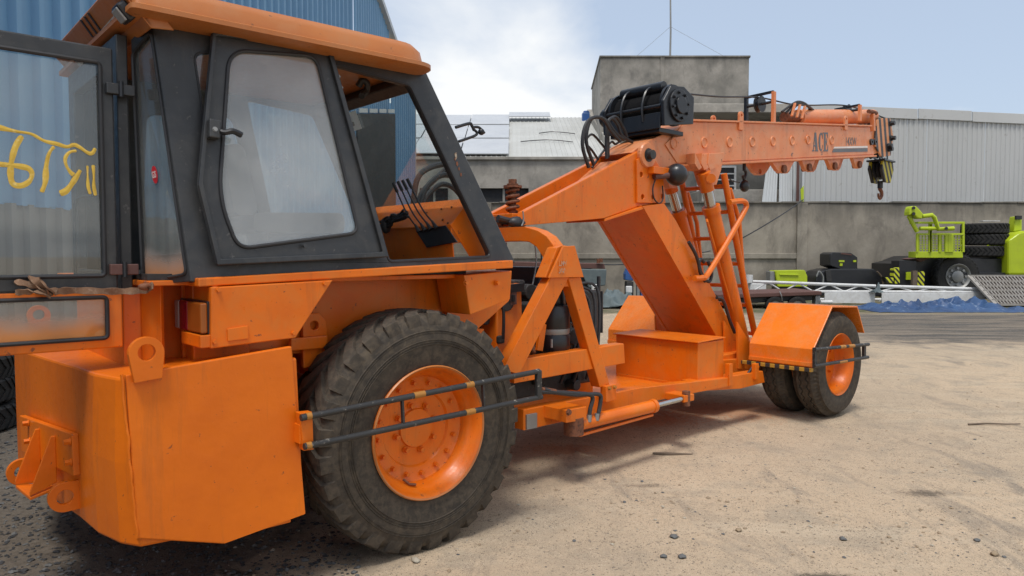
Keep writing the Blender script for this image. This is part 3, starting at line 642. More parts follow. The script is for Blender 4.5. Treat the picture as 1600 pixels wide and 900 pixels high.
# raised outer rim
sc_ = sum(so, V((0, 0, 0)))/5
rim_i = [p.lerp(sc_, .055) for p in so]
part(MB().slab(so, SN*.022, [rim_i]), 'window_rim', 'cab_black', swin, .005)
part(MB().slab([p+IN*.006 for p in si], IN*.004), 'glass', 'glass_dusty', swin)
part(MB().tube([p+SN*.002 for p in si]+[si[0]+SN*.002], .010, 8, cap=False), 'seal', 'rubber_hose', swin)
hd = part(MB().bar(S(333, 188, off+.03), S(333, 217, off+.03), .05, .05, (0, 1, 0)), 'latch', 'cab_black', swin, .006)
hc = spline([S(345, 205, off+.05), S(352, 207, off+.06), S(364, 205, off+.07), S(377, 211, off+.065)], 4)
part(MB().tube(hc, .012, 8, r2=.016), 'latch_handle', 'black', swin)
part(MB().nut(S(336, 202, off+.055), SN, .010, .006), 'lock_barrel', 'galv', swin)
for (x, y) in ((526, 117), (530, 134)): part(MB().bar(S(x, y, off), S(x+4, y+5, off), .012, .03, (0, 1, 0)), 'hinge', 'galv', swin, .002)
part(MB().nut(S(475, 384, off+.02), SN, .010, .012), 'stay_knob', 'cab_black', swin)

# --- rear door, swung fully open, its plane along the machine
DY = .36
du1 = -1.375; du0 = du1-.82
zt, zb_ = 2.675, 1.285
zg0, zg1 = Q(90, 432, DY).z, 2.60
zl0, zl1 = Q(90, 533, DY).z, Q(90, 465, DY).z
gl_u = rounded([V((du0+.05, DY, zg0)), V((du1-.055, DY, zg0)), V((du1-.055, DY, zg1)), V((du0+.05, DY, zg1))], .02)
zm = (zl1+zg0)/2-.02
door = part(MB().slab([V((du0, DY, zm)), V((du1, DY, zm)), V((du1, DY, zt)), V((du0, DY, zt))], (0, .035, 0), [gl_u]), 'cab_door', 'cab_black', bevel=.008)
gl_l = rounded([V((du0+.05, DY, zl0)), V((du1-.05, DY, zl0)), V((du1-.05, DY, zl1-.005)), V((du0+.05, DY, zl1-.005))], .02)
part(MB().slab([V((du0, DY+.001, zb_)), V((du1+.015, DY+.001, zb_)), V((du1+.015, DY+.001, zm-.002)), V((du0, DY+.001, zm-.002))], (0, .033, 0), [gl_l]), 'kick_frame', 'orange', door, .006)
part(MB().slab([p+V((0, .012, 0)) for p in gl_u], (0, .004, 0)), 'door_glass_pane', 'glass_door', door)
part(MB().slab([p+V((0, .012, 0)) for p in gl_l], (0, .004, 0)), 'kick_glass', 'glass_low', door)
for lp in (gl_u, gl_l): part(MB().tube([p+V((0, -.002, 0)) for p in lp]+[lp[0]+V((0, -.002, 0))], .010, 8, cap=False), 'seal', 'rubber_hose', door)
for (x, y, m) in ((184, 140, 'cab_black'), (190, 421, 'brown')):
    p = Q(x, y, DY-.012); part(MB().box(p.x-.05, p.x+.07, DY-.03, DY+.005, p.z-.025, p.z+.025), 'hinge', m, door, .004)
    part(MB().tube([p+V((.01, -.02, -.035)), p+V((.01, -.02, .035))], .011, 8), 'hinge_pin', 'black', door)
# inner grab handle seen through the glass
part(MB().tube(spline([Q(118, 430, DY+.05), Q(117, 340, DY+.07), Q(122, 310, DY+.07), Q(145, 306, DY+.05)], 6), .007, 8), 'grab_handle', 'black', door)
# brushed yellow paint strokes on the glass
def stroke(pts, wd):
    pts = spline([Q(x, y, DY+.0105) for x, y in pts], 6); mb = MB(); n = len(pts); vs = []
    for i, p in enumerate(pts):
        t = (pts[min(i+1, n-1)]-pts[max(i-1, 0)]).normalized(); nn = V((-t.z, 0, t.x)); w_ = wd*1.2*(.9+.6*noise.noise(p*18))*(.55 if i in (0, n-1) else 1)
        vs += [p+nn*w_/2, p-nn*w_/2, p+V((0, -.0015, 0))]
    return mb.add(vs, [f for i in range(n-1) for f in ((i*3, i*3+2, i*3+5, i*3+3), (i*3+2, i*3+1, i*3+4, i*3+5))])
S_ = lambda a: [(x*200/900, 160+y*200/900) for x, y in a]
for pts, wd in (([(-120, 150), (0, 178), (120, 205), (220, 222), (310, 270), (400, 292), (470, 312), (520, 298), (560, 315), (620, 355), (650, 355), (670, 322)], .017),
                ([(155, 235), (110, 310), (80, 420), (75, 520), (95, 575), (150, 585), (205, 555), (225, 505), (200, 465), (130, 448), (60, 440), (-60, 430)], .020),
                ([(380, 310), (345, 360), (325, 450), (318, 560), (292, 632)], .018),
                ([(538, 340), (490, 350), (460, 390), (465, 440), (495, 490), (520, 510)], .017),
                ([(565, 475), (545, 510), (500, 580), (460, 625), (420, 640)], .018),
                ([(615, 445), (617, 520), (620, 590), (635, 645)], .0115), ([(655, 440), (660, 520), (660, 590), (672, 655)], .0115)):
    part(stroke(S_(pts), wd), 'paint_stroke', 'yellow_mark', door)

# scraped bare patch on the front pillar
for (x, y, k) in ((714, 256, 1.0), (717, 264, .7), (720, 273, .8), (711, 249, .6)): part(MB().slab([S(x-1.6*k, y-3*k, .002), S(x+1.2*k, y-4*k, .002), S(x+2*k, y+1*k, .002), S(x+.5*k, y+4*k, .002), S(x-1*k, y+2*k, .002)], SN*.001), 'scraped_patch', 'rust', cab)
part(MB().slab([S(710, 240, .002), S(713, 238, .002), S(714, 246, .002), S(712, 250, .002)], SN*.0015), 'scraped_patch', 'stone_pale_paint', cab)
# --- mirror bracket on the front pillar
def N_(pts, y, r, name, mat='black', parent=crane, sub=5): return part(MB().hose([Q(a, b, y) for a, b in pts], r, 8, sub), name, mat, parent)
mr_ = N_([(712, 199), (733, 193), (737, 196), (741, 204)], .25, .010, 'mirror_bracket')
N_([(717, 221), (742, 212), (745, 207), (741, 203)], .25, .009, 'bracket_arm', parent=mr_)
N_([(738, 199), (748, 199), (757, 208)], .25, .009, 'mirror_stub', parent=mr_)
part(MB().ball(Q(752, 206, .25), .022, 12), 'swivel', 'black', mr_)
# sticker inside the windscreen, its back to us
wnm = (A1-A0).cross(V((0, 1, 0))).normalized()
q = [QP(x, y, A0+V((-.012, 0, 0)), wnm) for x, y in ((540, 178), (555, 172), (565, 201), (550, 206))]
part(MB().slab(q, wnm*.002), 'windscreen_sticker', 'thin_paper', cab)
sr, su = (q[1]-q[0]).normalized(), (q[0]-q[3]).normalized()
sn_ = sr.cross(su); sn_ = sn_ if sn_.dot(CL-q[0]) > 0 else -sn_
for k, (s_, hgt) in enumerate((('KIMETRO', .026), ('TAM UNI', .018), ('100 000', .028))):
    part(text_mb(s_, q[3]+su*(.135-.05*k)+sr*.006+sn_*.004, sr, su, hgt, .001, .02, .52), 'sticker_print', 'ink', cab)

# --- engine bay between cab and A-frame
hood = part(MB().prism(poly([(776, 455), (815, 442), (818, 540), (776, 560)], .70), .70, 1.9), 'engine_hood', 'orange', bevel=.012)
part(MB().prism(poly([(797, 444), (817, 442), (817, 455), (797, 457)], .69), .675, .69), 'hood_vent', 'black', hood)
part(MB().prism(poly([(798, 457), (806, 456), (806, 475), (798, 477)], .69), .68, .70), 'latch_plate', 'brown', hood)
part(MB().box(Q(802, 465, .67).x-.012, Q(802, 465, .67).x+.012, .662, .68, Q(802, 465, .67).z-.03, Q(802, 465, .67).z+.02), 'latch', 'black', hood)
N_([(786, 470), (787, 500), (786, 530)], .66, .012, 'hood_strut')
random.seed(11)
eng = part(MB().box(1.05, 2.28, .88, 1.75, .56, 1.34), 'engine_block', 'mech', bevel=.02)
for k in range(30):
    x, y, z = random.uniform(1.1, 2.25), random.uniform(.72, .90), random.uniform(.62, 1.5); s_ = random.uniform(.03, .10)
    if k % 3 == 0: part(MB().disc((x, y-.1, z), (0, 1, 0), s_, .12, 18), 'pulley', 'mech', eng, .006)
    else: part(MB().box(x-s_, x+s_, y-.04, y+.2, z-s_*.8, z+s_), 'engine_component', 'mech', eng, .012)
part(MB().box(1.25, 2.1, 1.0, 1.7, 1.34, 1.46), 'valve_cover', 'mech', eng, .03)
part(MB().box(2.12, 2.22, .85, 1.75, .80, 1.62), 'radiator', 'black', eng, .01)
part(MB().box(2.24, 2.50, .80, 1.75, .62, 1.42), 'radiator_shroud', 'mech', eng, .02)
for k in range(6): part(MB().hose([(2.0+.08*k, .78, .66+.1*(k % 2)), (2.08+.06*k, .70, .95), (2.15+.05*k, .74, 1.2+.05*k), (2.1, .85, 1.45)], .013, 8, 6), 'coolant_hose', 'rubber_hose', eng)
for k in range(11):
    x = 1.12+.1*k; part(MB().hose([(x, .92, .75+.1*(k % 3)), (x+.05, .78, .85+.05*k), (x+.15, .74, .95), (x+.22, .9, 1.0+.05*k)], .014, 8, 6), 'engine_hose', 'rubber_hose' if k % 2 else 'rust', eng)
for (a, b, r_) in (((925, 432), (935, 520), .017), ((938, 455), (940, 520), .012)): part(MB().tube([V((Q(*b, .9).x, .9, Q(*a, .9).z)), Q(*b, .9)], r_, 10), 'exhaust_pipe', 'black', eng)
# air cleaner
def vcyl(x, yt, yb, y, half, mat, name, parent=crane):
    a, b = Q(x, yt, y), Q(x, yb, y); r_ = (Q(x+half, yb, y)-b).x*.80
    return part(MB().lathe([(.001, 0), (r_*.93, 0), (r_, -.012), (r_, b.z-a.z+.012), (r_*.93, b.z-a.z), (.001, b.z-a.z)], a, (0, 0, 1), 28), name, mat, parent)
ac = vcyl(865, 477, 514, .62, 22.5, 'black', 'air_cleaner')
vcyl(865, 508, 522, .62, 22.0, 'galv', 'clamp_band', ac); vcyl(865, 521, 548, .62, 22.5, 'black', 'dust_bowl', ac); vcyl(868, 452, 478, .64, 14, 'black', 'intake_stack', ac)
vcyl(868, 449, 453, .64, 17, 'black', 'intake_cap', ac)
part(MB().tube([Q(862, 530, .50), Q(862, 543, .50)], .008, 6), 'bowl_clip', 'galv', ac)
part(MB().lathe([(.001, 0), (.06, 0), (.07, .02), (.07, .16), (.001, .16)], Q(898, 526, .6), (0, 1, 0), 24), 'alternator', 'mech', eng)
for k in range(3): N_([(892+k*3, 506+k), (903, 514+k*3), (911, 527+k), (908, 536)], .56, .006, 'copper_line', 'rust', eng)
part(MB().bar(Q(848, 506, .58), Q(842, 548, .58), .03, .06), 'cleaner_bracket', 'orange', ac, .004)
N_([(880, 500), (893, 485), (905, 470)], .7, .028, 'air_duct', 'mech', eng)
part(MB().ball(Q(893, 457, .75), .085, 14, (1, 1, .8)), 'expansion_tank', 'galv', eng)

# --- A-frame on the near side (and its twin on the far side)
def a_frame(dy, near):
    Y = .40+dy
    def P2(pts): return poly(pts, .40)
    root = part(MB().prism(P2([(880, 388), (893, 391), (838, 500), (803, 572), (793, 590), (786, 560)] if False else [(868, 420), (892, 428), (832, 545), (812, 585), (786, 578)]), Y, Y+.10), 'a_frame', 'orange', bevel=.006)
    part(MB().prism(P2([(888, 434), (908, 433), (953, 600), (938, 606)]), Y+.003, Y+.10), 'leg', 'orange', root, .006)
    part(MB().prism(P2([(872, 387), (881, 383), (893, 385), (906, 434), (853, 434)]), Y+.01, Y+.12), 'apex_box', 'orange', root, .006)
    part(MB().prism(P2([(877, 385), (895, 384), (909, 433), (855, 434)]), Y-.022, Y-.002), 'apex_plate', 'orange', root, .003)
    part(MB().prism(P2([(862, 440), (893, 438), (893, 448), (858, 449)]), Y+.02, Y+.09), 'tie_plate', 'orange', root, .004)
    part(MB().prism(P2([(808, 563), (978, 537), (980, 568), (806, 600)]), Y+.02, Y+.12), 'cross_beam', 'orange', root, .006)
    bp = part(MB().prism(P2([(942, 603), (959, 599), (959, 624), (943, 628)]), Y-.03, Y+.03), 'foot_bracket', 'orange', root, .005)
    for (x, y) in ((947, 606), (955, 604)): part(MB().nut(V((Q(x, y, .40).x, Y-.03, Q(x, y, .40).z)), (0, -1, 0), .012, .016), 'bolt', 'guard_yellow', root)
    return root
af = a_frame(0, True); a_frame(1.75, False)
p = Q(873, 413, .373)
for k, t_ in enumerate(('LMV', '300')):
    part(text_mb(t_, V((p.x, .373, p.z-.01-.055*k)), (1, 0, 0), (0, 0, 1), .035, .001, .05, .9), 'worn_stencil', 'stencil', af)
# arch across to the upper pivot
AU = 1.62
def yz(px, py): q_ = QU(px, py, AU); return (q_.y, q_.z)
near_arch = [yz(868, 396), yz(864, 382), yz(854, 369), yz(840, 360), yz(820, 354)]
low_arch = [yz(853, 424), yz(848, 402), yz(838, 386), yz(826, 378), yz(812, 377)]
ztop, zlow = near_arch[-1][1], low_arch[-1][1]
arch = [*near_arch, (YC, ztop), (2*YC-near_arch[-1][0], ztop)]+[(2*YC-a, b) for a, b in reversed(near_arch[:-1])]+[(2*YC-a, b) for a, b in low_arch]+[(YC, zlow)]+list(reversed(low_arch))
arch = [(a, b) for a, b in arch]
ar = part(MB().prism(arch, AU, AU+.11, 'u'), 'pivot_arch', 'orange', bevel=.006)
part(MB().tube([(AU+.1, YC, zlow-.09), (AU+.1, YC, ztop+.10)], .07, 16), 'pivot_pin', 'rust', ar)
part(MB().box(AU+.02, AU+.18, YC-.09, YC+.09, zlow-.12, zlow), 'pivot_block', 'brown', ar, .008)
for k in range(4): N_([(835+k*9, 375), (838+k*8, 410), (832+k*9, 445+k*3)], .85, .006, 'hanging_cable', 'rubber_hose' if k % 2 else 'galv', ar)

# --- gooseneck: two side plates with a box leg
YN, YF = 1.05, 1.55
gp = [(812, 353), (818, 331), (905, 285), (998, 236), (1012, 240), (1030, 268), (1038, 318), (1003, 321), (945, 341), (880, 347)]
gn = poly(gp, YN)
goose = part(MB().prism(gn, YN, YN+.07), 'gooseneck', 'orange', bevel=.006)
part(MB().prism(gn, YF-.07, YF), 'side_plate', 'orange', goose, .006)
part(MB().slab([V((gn[0][0], YN+.07, gn[0][1])), V((gn[8][0], YN+.07, gn[8][1])), V((gn[8][0], YF-.07, gn[8][1])), V((gn[0][0], YF-.07, gn[0][1]))], (0, 0, .03)), 'base_plate', 'orange', goose, .003)
part(MB().box(gn[0][0]-.02, gn[0][0]+.30, YN+.07, YF-.07, gn[0][1]+.03, gn[1][1]-.01), 'tail_block', 'orange', goose, .006)
part(MB().slab([V((gn[2][0]+.25, YN+.07, gn[2][1]-.05)), V((gn[3][0]-.1, YN+.07, gn[3][1]-.08)), V((gn[3][0]-.1, YF-.07, gn[3][1]-.08)), V((gn[2][0]+.25, YF-.07, gn[2][1]-.05))], (0, 0, -.03)), 'web_plate', 'orange_boom', goose)
# head plate with holes, pin boss
hp = poly([(992, 250), (1004, 243), (1020, 248), (1033, 270), (1037, 318), (993, 317)], YN)
hl = [circ(*uw(x, y, YN), .026, 16) for x, y in ((999, 273), (1001, 308), (1017, 308), (1032, 307))]
part(MB().prism(hp, YN-.025, YN-.002, holes=hl), 'head_plate', 'orange', goose, .004)
c = Q(1008, 243, YN); part(MB().lathe([(.001, -.10), (.045, -.10), (.045, -.05), (.065, -.05), (.065, .02), (.001, .02)], c, (0, 1, 0), 24), 'boom_pin', 'mech', goose)
part(MB().lathe([(.067, -.045), (.115, -.045), (.125, -.03), (.125, .0), (.067, .0)], c, (0, 1, 0), 24, close=True, smooth=False), 'pin_boss', 'orange_boom', goose)
# leg
LN_, LF_ = .98, 1.66
lgp = [(1004, 322), (1038, 318), (1056, 344), (1166, 551), (1128, 541)]
ln = poly(lgp, LN_)
leg = part(MB().prism(ln, LN_, LN_+.04), 'tower_leg', 'orange', bevel=.005)
part(MB().prism(ln, LF_-.04, LF_), 'side_plate', 'orange', leg, .005)
# rear and front webs between the side plates (rear web set forward of the lower edge: wide dark face)
rb0, rb1 = V((gn[8][0], 0, gn[8][1])), V((Q(1064, 530, YN).x, 0, Q(1064, 530, YN).z))
lt, lb = V((ln[0][0], 0, ln[0][1])), V((ln[4][0], 0, ln[4][1]))
part(MB().slab([lt+V((.01, LN_+.04, 0)), lb+V((.01, LN_+.04, 0)), lb+V((.01, LF_-.04, 0)), lt+V((.01, LF_-.04, 0))], (.03, 0, .01)), 'web_plate', 'orange', leg, .002)
rt, rbm = V((ln[1][0], 0, ln[1][1])), V((ln[3][0], 0, ln[3][1]))
part(MB().slab([rt+V((-.03, LN_+.04, 0)), rbm+V((-.03, LN_+.04, 0)), rbm+V((-.03, LF_-.04, 0)), rt+V((-.03, LF_-.04, 0))], (-.03, 0, 0)), 'web_plate', 'orange', leg, .002)
part(MB().slab([V((gn[8][0], YN+.003, gn[8][1]-.004)), lt+V((.03, LN_+.003, .0)), lt+V((.03, LF_-.003, .0)), V((gn[8][0], YF-.003, gn[8][1]-.004))], (0, 0, -.025)), 'knee_plate', 'orange', goose, .003)
# base gussets
for y in (LN_-.04, LN_-.20, LF_+.02, LF_+.20):
    part(MB().prism(poly([(1118, 500), (1138, 532), (1166, 556), (1170, 572), (1120, 572)], YN), y, y+.025), 'base_gusset', 'orange', leg, .004)
part(MB().prism(poly([(1085, 560), (1185, 552), (1185, 580), (1085, 590)], YN), .80, 1.8), 'leg_base', 'orange', leg, .006)

# --- boom
BN, BF = 1.085, 1.515
bp_ = [(985, 238), (1008, 222), (1060, 199), (1070, 188), (1359, 197), (1366, 244), (1180, 253), (1057, 259), (1030, 264), (1005, 255)]
bpn = poly(bp_, BN)
boom = part(MB().prism(bpn, BN, BF), 'boom', 'orange_boom', bevel=.01)
e0, e1 = V((bpn[3][0], 0, bpn[3][1])), V((bpn[4][0], 0, bpn[4][1])); bd = (e1-e0).normalized(); bu = V((-bd.z, 0, bd.x))
# raised wear plate along the near side and its slanted end
part(MB().prism(poly([(1038, 226), (1070, 191), (1190, 193), (1358, 200), (1364, 241), (1180, 250), (1057, 255)], BN), BN-.012, BN-.001), 'side_reinforcement', 'orange_boom', boom, .004)
part(MB().bar(V((e0.x, BN-.01, e0.z)), V((e1.x, BN-.01, e1.z)), .05, .02, (0, 0, 1)), 'flange', 'orange_boom', boom, .003)
f0, f1 = V((bpn[7][0], BN-.012, bpn[7][1])), V((bpn[5][0], BN-.012, bpn[5][1]))
part(MB().bar(f0, f1, .05, .022, (0, 0, 1)), 'flange', 'orange_boom', boom, .003)
def bq(px, py, off=-.014): return Q(px, py, BN+off)
for (x, y) in ((1052.7, 224), (1100.7, 222.7), (1140, 222), (1175.6, 221.5), (1207.8, 220.7), (1237.8, 219.5), (1262.7, 218.4), (1299.5, 219)):
    part(MB().lathe([(.062, .002), (.058, -.010), (.048, -.010), (.040, -.002), (.0005, -.002)], bq(x, y), (0, 1, 0), 24), 'pressed_ring', 'orange_boom', boom)
# lettering (slab letters drawn as outlines in a 10 x 10 box)
def glyph(outl, holes, x0, x1, yt, yb):
    def m(p): return bq(x0+(x1-x0)*p[0]/10, yb+(yt-yb)*p[1]/10, -.0135)
    return MB().slab([m(p) for p in outl], (0, -.002, 0), [[m(p) for p in h] for h in holes])
A_o = [(0, 0), (3.6, 0), (3.6, .6), (2.6, .6), (3.0, 2.6), (5.2, 2.6), (5.6, .6), (4.6, .6), (4.6, 0), (10, 0), (10, .6), (9.2, .6), (6.6, 10), (3.9, 10), (1.4, .6), (0, .6)]
C_o = [(9.4, 6.6), (9.4, 10), (8.8, 10), (8.2, 9.2), (6.6, 9.9), (5, 10), (2.4, 9), (.8, 7), (.3, 5), (.8, 3), (2.4, 1), (5, 0), (7.4, .5), (9.2, 2.2), (9.6, 3.4), (8.8, 3.4), (7.8, 1.6), (6.2, .8), (4.6, 1.6), (4.1, 3.4), (4, 5), (4.1, 6.6), (4.6, 8.4), (6, 9.2), (7.6, 8.4), (8.7, 6.6)]
E_o = [(0, 0), (9.6, 0), (10, 3.2), (9.2, 3.2), (8, 1), (5, .7), (5, 4.6), (6.2, 4.8), (6.9, 3.2), (7.4, 3.2), (7.4, 7), (6.9, 7), (6.2, 5.4), (5, 5.3), (5, 9.3), (7.8, 9.1), (8.8, 7), (9.5, 7), (9.3, 10), (0, 10), (0, 9.4), (1.3, 9.3), (1.3, .7), (0, .6)]
for o_, h_, x0, x1 in ((A_o, [[(3.3, 3.3), (5.0, 3.3), (4.2, 7)]], 1269, 1278.5), (C_o, [], 1278.7, 1286), (E_o, [], 1286.4, 1294)):
    part(glyph(o_, h_, x0, x1, 207, 236.5), 'letter', 'letter_grey', boom)
p0 = bq(1320.5, 227); rt_ = (bq(1340, 227.4)-p0).normalized()
part(text_mb('14XW', p0+V((0, -.002, 0)), rt_, (0, 0, 1), (bq(1320, 214)-bq(1320, 227)).length, .0, .004, .80), 'model_lettering', 'letter_grey', boom)
part(MB().slab([bq(1304, 229.3), bq(1355.5, 228), bq(1355.5, 231), bq(1302, 232)], (0, -.002, 0)), 'white_stripe', 'letter_white', boom)
part(MB().slab([bq(1302, 232.6), bq(1355.5, 231.4), bq(1355.5, 237), bq(1300, 238)], (0, -.002, 0)), 'grey_stripe', 'letter_grey', boom)
part(text_mb('4T', bq(1236, 244.5), rt_, (0, 0, 1), .045, .0, .01, .8), 'small_mark', 'letter_grey', boom)
part(text_mb('2T', bq(1283, 242), rt_, (0, 0, 1), .045, .0, .01, .8), 'small_mark', 'letter_grey', boom)
# lifting ears on top
def ear(px, py, hpx, y, mat='orange_boom', w_=.085):
    b = Q(px, py, y); h_ = b.z-Q(px, py+hpx, y).z; r_ = w_/2
    ol = [(b.x-r_, b.z-h_), (b.x+r_, b.z-h_)]+[(b.x+r_*math.cos(t), b.z-r_+r_*math.sin(t)) for t in [math.pi*i/12 for i in range(13)]]
    return part(MB().prism(ol, y, y+.025, holes=[circ(b.x, b.z-r_, r_*.42, 12)]), 'lifting_ear', mat, boom, .004)
ear(1159, 174, 29, BN-.035); ear(1116, 180, 20, BF); ear(1323, 181, 22, BN-.035)
# cylinder brackets under the boom
for x0 in (1206, 1253, 1293, 1333):
    wpx = 40 if x0 == 1206 else (25 if x0 < 1300 else 22); dpx = 19
    y0 = 251-.055*(x0-1206)
    for yy in (BN+.02, BF-.10):
        ol = poly([(x0, y0-2), (x0+wpx, y0-3), (x0+wpx*.75, y0+dpx-4), (x0+wpx*.62, y0+dpx), (x0+wpx*.40, y0+dpx), (x0+wpx*.28, y0+dpx-4)], BN)
        cc_ = uw(x0+wpx*.5, y0+dpx-6, BN)
        br = part(MB().prism(ol, yy, yy+.05, holes=[circ(cc_[0], cc_[1], .035, 14)]), 'jib_bracket', 'orange_boom', boom, .005)
    pc = Q(x0+wpx*.5, y0+dpx-6, BN)
    part(MB().tube([V((pc.x, BN-.01, pc.z)), V((pc.x, BN+.10, pc.z))], .05, 12), 'bracket_boss', 'rust', boom)
# telescope cylinder on top, guide frames with rope rollers
tcy = [Q(1246, 186, YC), Q(1362, 184, YC)]
z_off = V((0, 0, .02))
tcl = part(MB().tube([tcy[0]+z_off, tcy[1]+z_off], .105, 20), 'telescope_cylinder', 'orange_boom', bevel=.004)
part(MB().tube([tcy[0]+z_off-bd*.35, tcy[0]+z_off], .065, 14), 'cylinder_end', 'rust', tcl)
for k in range(3): part(MB().hose([tcy[0]+V((-.4-.1*k, -.1, .0)), tcy[0]+V((-.3, -.15, .12+.02*k)), tcy[0]+V((.1, -.1, .16)), tcy[0]+V((.5, .05*k, .15))], .016, 8, 6), 'cylinder_hose', 'rubber_hose', tcl)
for k in range(3): part(MB().bar(tcy[0]+V((-.5+.13*k, -.18, -.05)), tcy[0]+V((-.42+.13*k, -.18, .12)), .03, .02), 'clamp', 'orange_boom', tcl, .003)
def guide(x0, x1, yb, yt, name):
    a, b = Q(x0, yb, BN+.05), Q(x1, yb, YC); h_ = Q(x0, yt, BN+.05).z-a.z
    y0, y1 = BF-.05, BN+.03
    u_ = a.x+.12
    g_ = part(MB().bar((u_, y0, a.z-.05), (u_, y0, a.z+h_), .04, .05, (1, 0, 0)), name, 'black', bevel=.004)
    part(MB().bar((u_+.03, y1, a.z-.05), (u_+.03, y1, a.z+h_+.02), .04, .05, (1, 0, 0)), 'post', 'orange_boom', g_, .004)
    part(MB().bar((u_, y0, a.z+h_), (u_+.03, y1, a.z+h_+.02), .035, .03), 'cross_bar', 'black', g_, .003)
    part(MB().tube([(u_, y0, a.z+h_*.68), (u_+.03, y1, a.z+h_*.72)], .018, 8), 'roller_shaft', 'black', g_)
    part(MB().lathe([(.001, -.03), (.10, -.03), (.075, -.01), (.075, .01), (.10, .03), (.001, .03)], (u_+.015, (y0+y1)/2, a.z+h_*.70), (0, 1, 0), 20), 'rope_roller', 'black', g_)
    return V((u_+.015, (y0+y1)/2, a.z+h_*.70+.08))
r1 = guide(1196, 1228, 190, 143, 'rope_guide'); r2 = guide(1334, 1358, 182, 164, 'tip_rope_guide')
# boom head with striped side plates and sheaves
hd_o = poly([(1371, 187), (1380, 184.5), (1391, 184.5), (1396, 214), (1392, 243), (1378, 245.5), (1367, 226)], BN+.06)
head = part(MB().prism(hd_o, BN+.06, BN+.085), 'boom_head', 'haz_head', bevel=.004)
part(MB().prism(hd_o, BF-.085, BF-.06), 'head_plate', 'haz_head', head, .004)
part(MB().prism(poly([(1356, 196), (1374, 200), (1376, 238), (1360, 244)], BN+.06), BN+.09, BF-.09), 'inner_section', 'orange_boom', head, .006)
for (x, y) in ((1392, 193), (1393, 216), (1389, 233), (1388, 228)): part(MB().nut(Q(x, y, BN+.05), (0, -1, 0), .035, .05), 'pin_nut', 'black', head)
for (x, y) in ((1360, 222), (1366, 222)): part(MB().lathe([(.02, 0), (.045, 0), (.045, -.03), (.02, -.03)], Q(x, y, BN-.01), (0, 1, 0), 16, close=True), 'eye_bolt', 'black', head)
for (x, y, r_) in ((1384, 198, .14), (1384, 232, .14)):
    for yy in (YC-.08, YC+.02): part(MB().lathe([(.001, 0), (r_, 0), (r_*.82, .025), (r_, .05), (.001, .05)], V((Q(x, y, BN+.06).x, yy, Q(x, y, BN+.06).z)), (0, 1, 0), 24), 'sheave', 'black', head)
part(MB().bar(Q(1363, 178, BN+.05), Q(1364, 205, BN+.05), .06, .06, (0, 1, 0)), 'head_bracket', 'orange_boom', head, .005)
N_([(1357, 174), (1364, 175), (1369, 177)], BN+.05, .03, 'head_hose', 'rust', head)
# hook block hanging on its ropes
HX = Q(1376, 262, YC); sc1 = .0105
def hb(pts): return [(HX.x+(a-1376)*.0118, HX.z-(b-262)*.0092) for a, b in pts]
hb_o = hb([(1361, 252), (1392, 252), (1395.5, 265), (1386, 288), (1368, 288), (1357, 266)])
hook = part(MB().prism(hb_o, YC-.11, YC-.07), 'hook_block', 'haz_hook', bevel=.008)
part(MB().prism(hb_o, YC+.07, YC+.11), 'cheek_plate', 'haz_hook', hook, .008)
part(MB().lathe([(.001, -.06), (.17, -.06), (.13, -.03), (.17, 0), (.13, .03), (.17, .06), (.001, .06)], V((HX.x, YC, HX.z-.02)), (0, 1, 0), 28), 'hook_sheave', 'black', hook)
part(MB().prism(hb([(1359, 250), (1394, 250), (1394, 253), (1359, 253)]), YC-.14, YC+.14), 'guard_plate', 'black', hook, .004)
hz = hb([(1376, 288)])[0]
part(MB().tube([V((hz[0], YC, hz[1]+.03)), V((hz[0], YC, hz[1]-.08))], .04, 12), 'hook_shank', 'black', hook)
hk = spline([V((hz[0]+dx_, YC, hz[1]+dz_)) for dx_, dz_ in ((0, -.06), (.0, -.10), (.055, -.14), (.06, -.20), (.0, -.245), (-.055, -.21), (-.06, -.165))], 6)
part(MB().tube(hk, .032, 10, r2=.016), 'hook', 'rust', hook)
for k, (xx, yy) in enumerate(((-.17, -.05), (-.10, .05), (.12, -.05), (.18, .05))):
    part(MB().tube([V((HX.x+xx, YC+yy, HX.z+.05)), V((HX.x+xx*.9, YC+yy, HX.z+.42))], .011, 6), 'rope_fall', 'black', hook)
# small auxiliary hook under the boom
a_ = Q(1163, 254, YC)
ax_ = part(MB().tube([a_, a_+V((0, 0, -.10))], .02, 8), 'limit_switch_weight', 'black')
part(MB().hose([a_+V((0, 0, -.08)), a_+V((.04, 0, -.13)), a_+V((0, 0, -.2)), a_+V((-.03, 0, -.16))], .018, 8, 5), 'link', 'black', ax_)
part(MB().ball(a_+V((0.01, 0, -.28)), .075, 14, (1, .7, 1)), 'weight', 'black', ax_)
N_([(1138, 278), (1145, 283), (1156, 285)], YC, .007, 'switch_cable', parent=ax_)

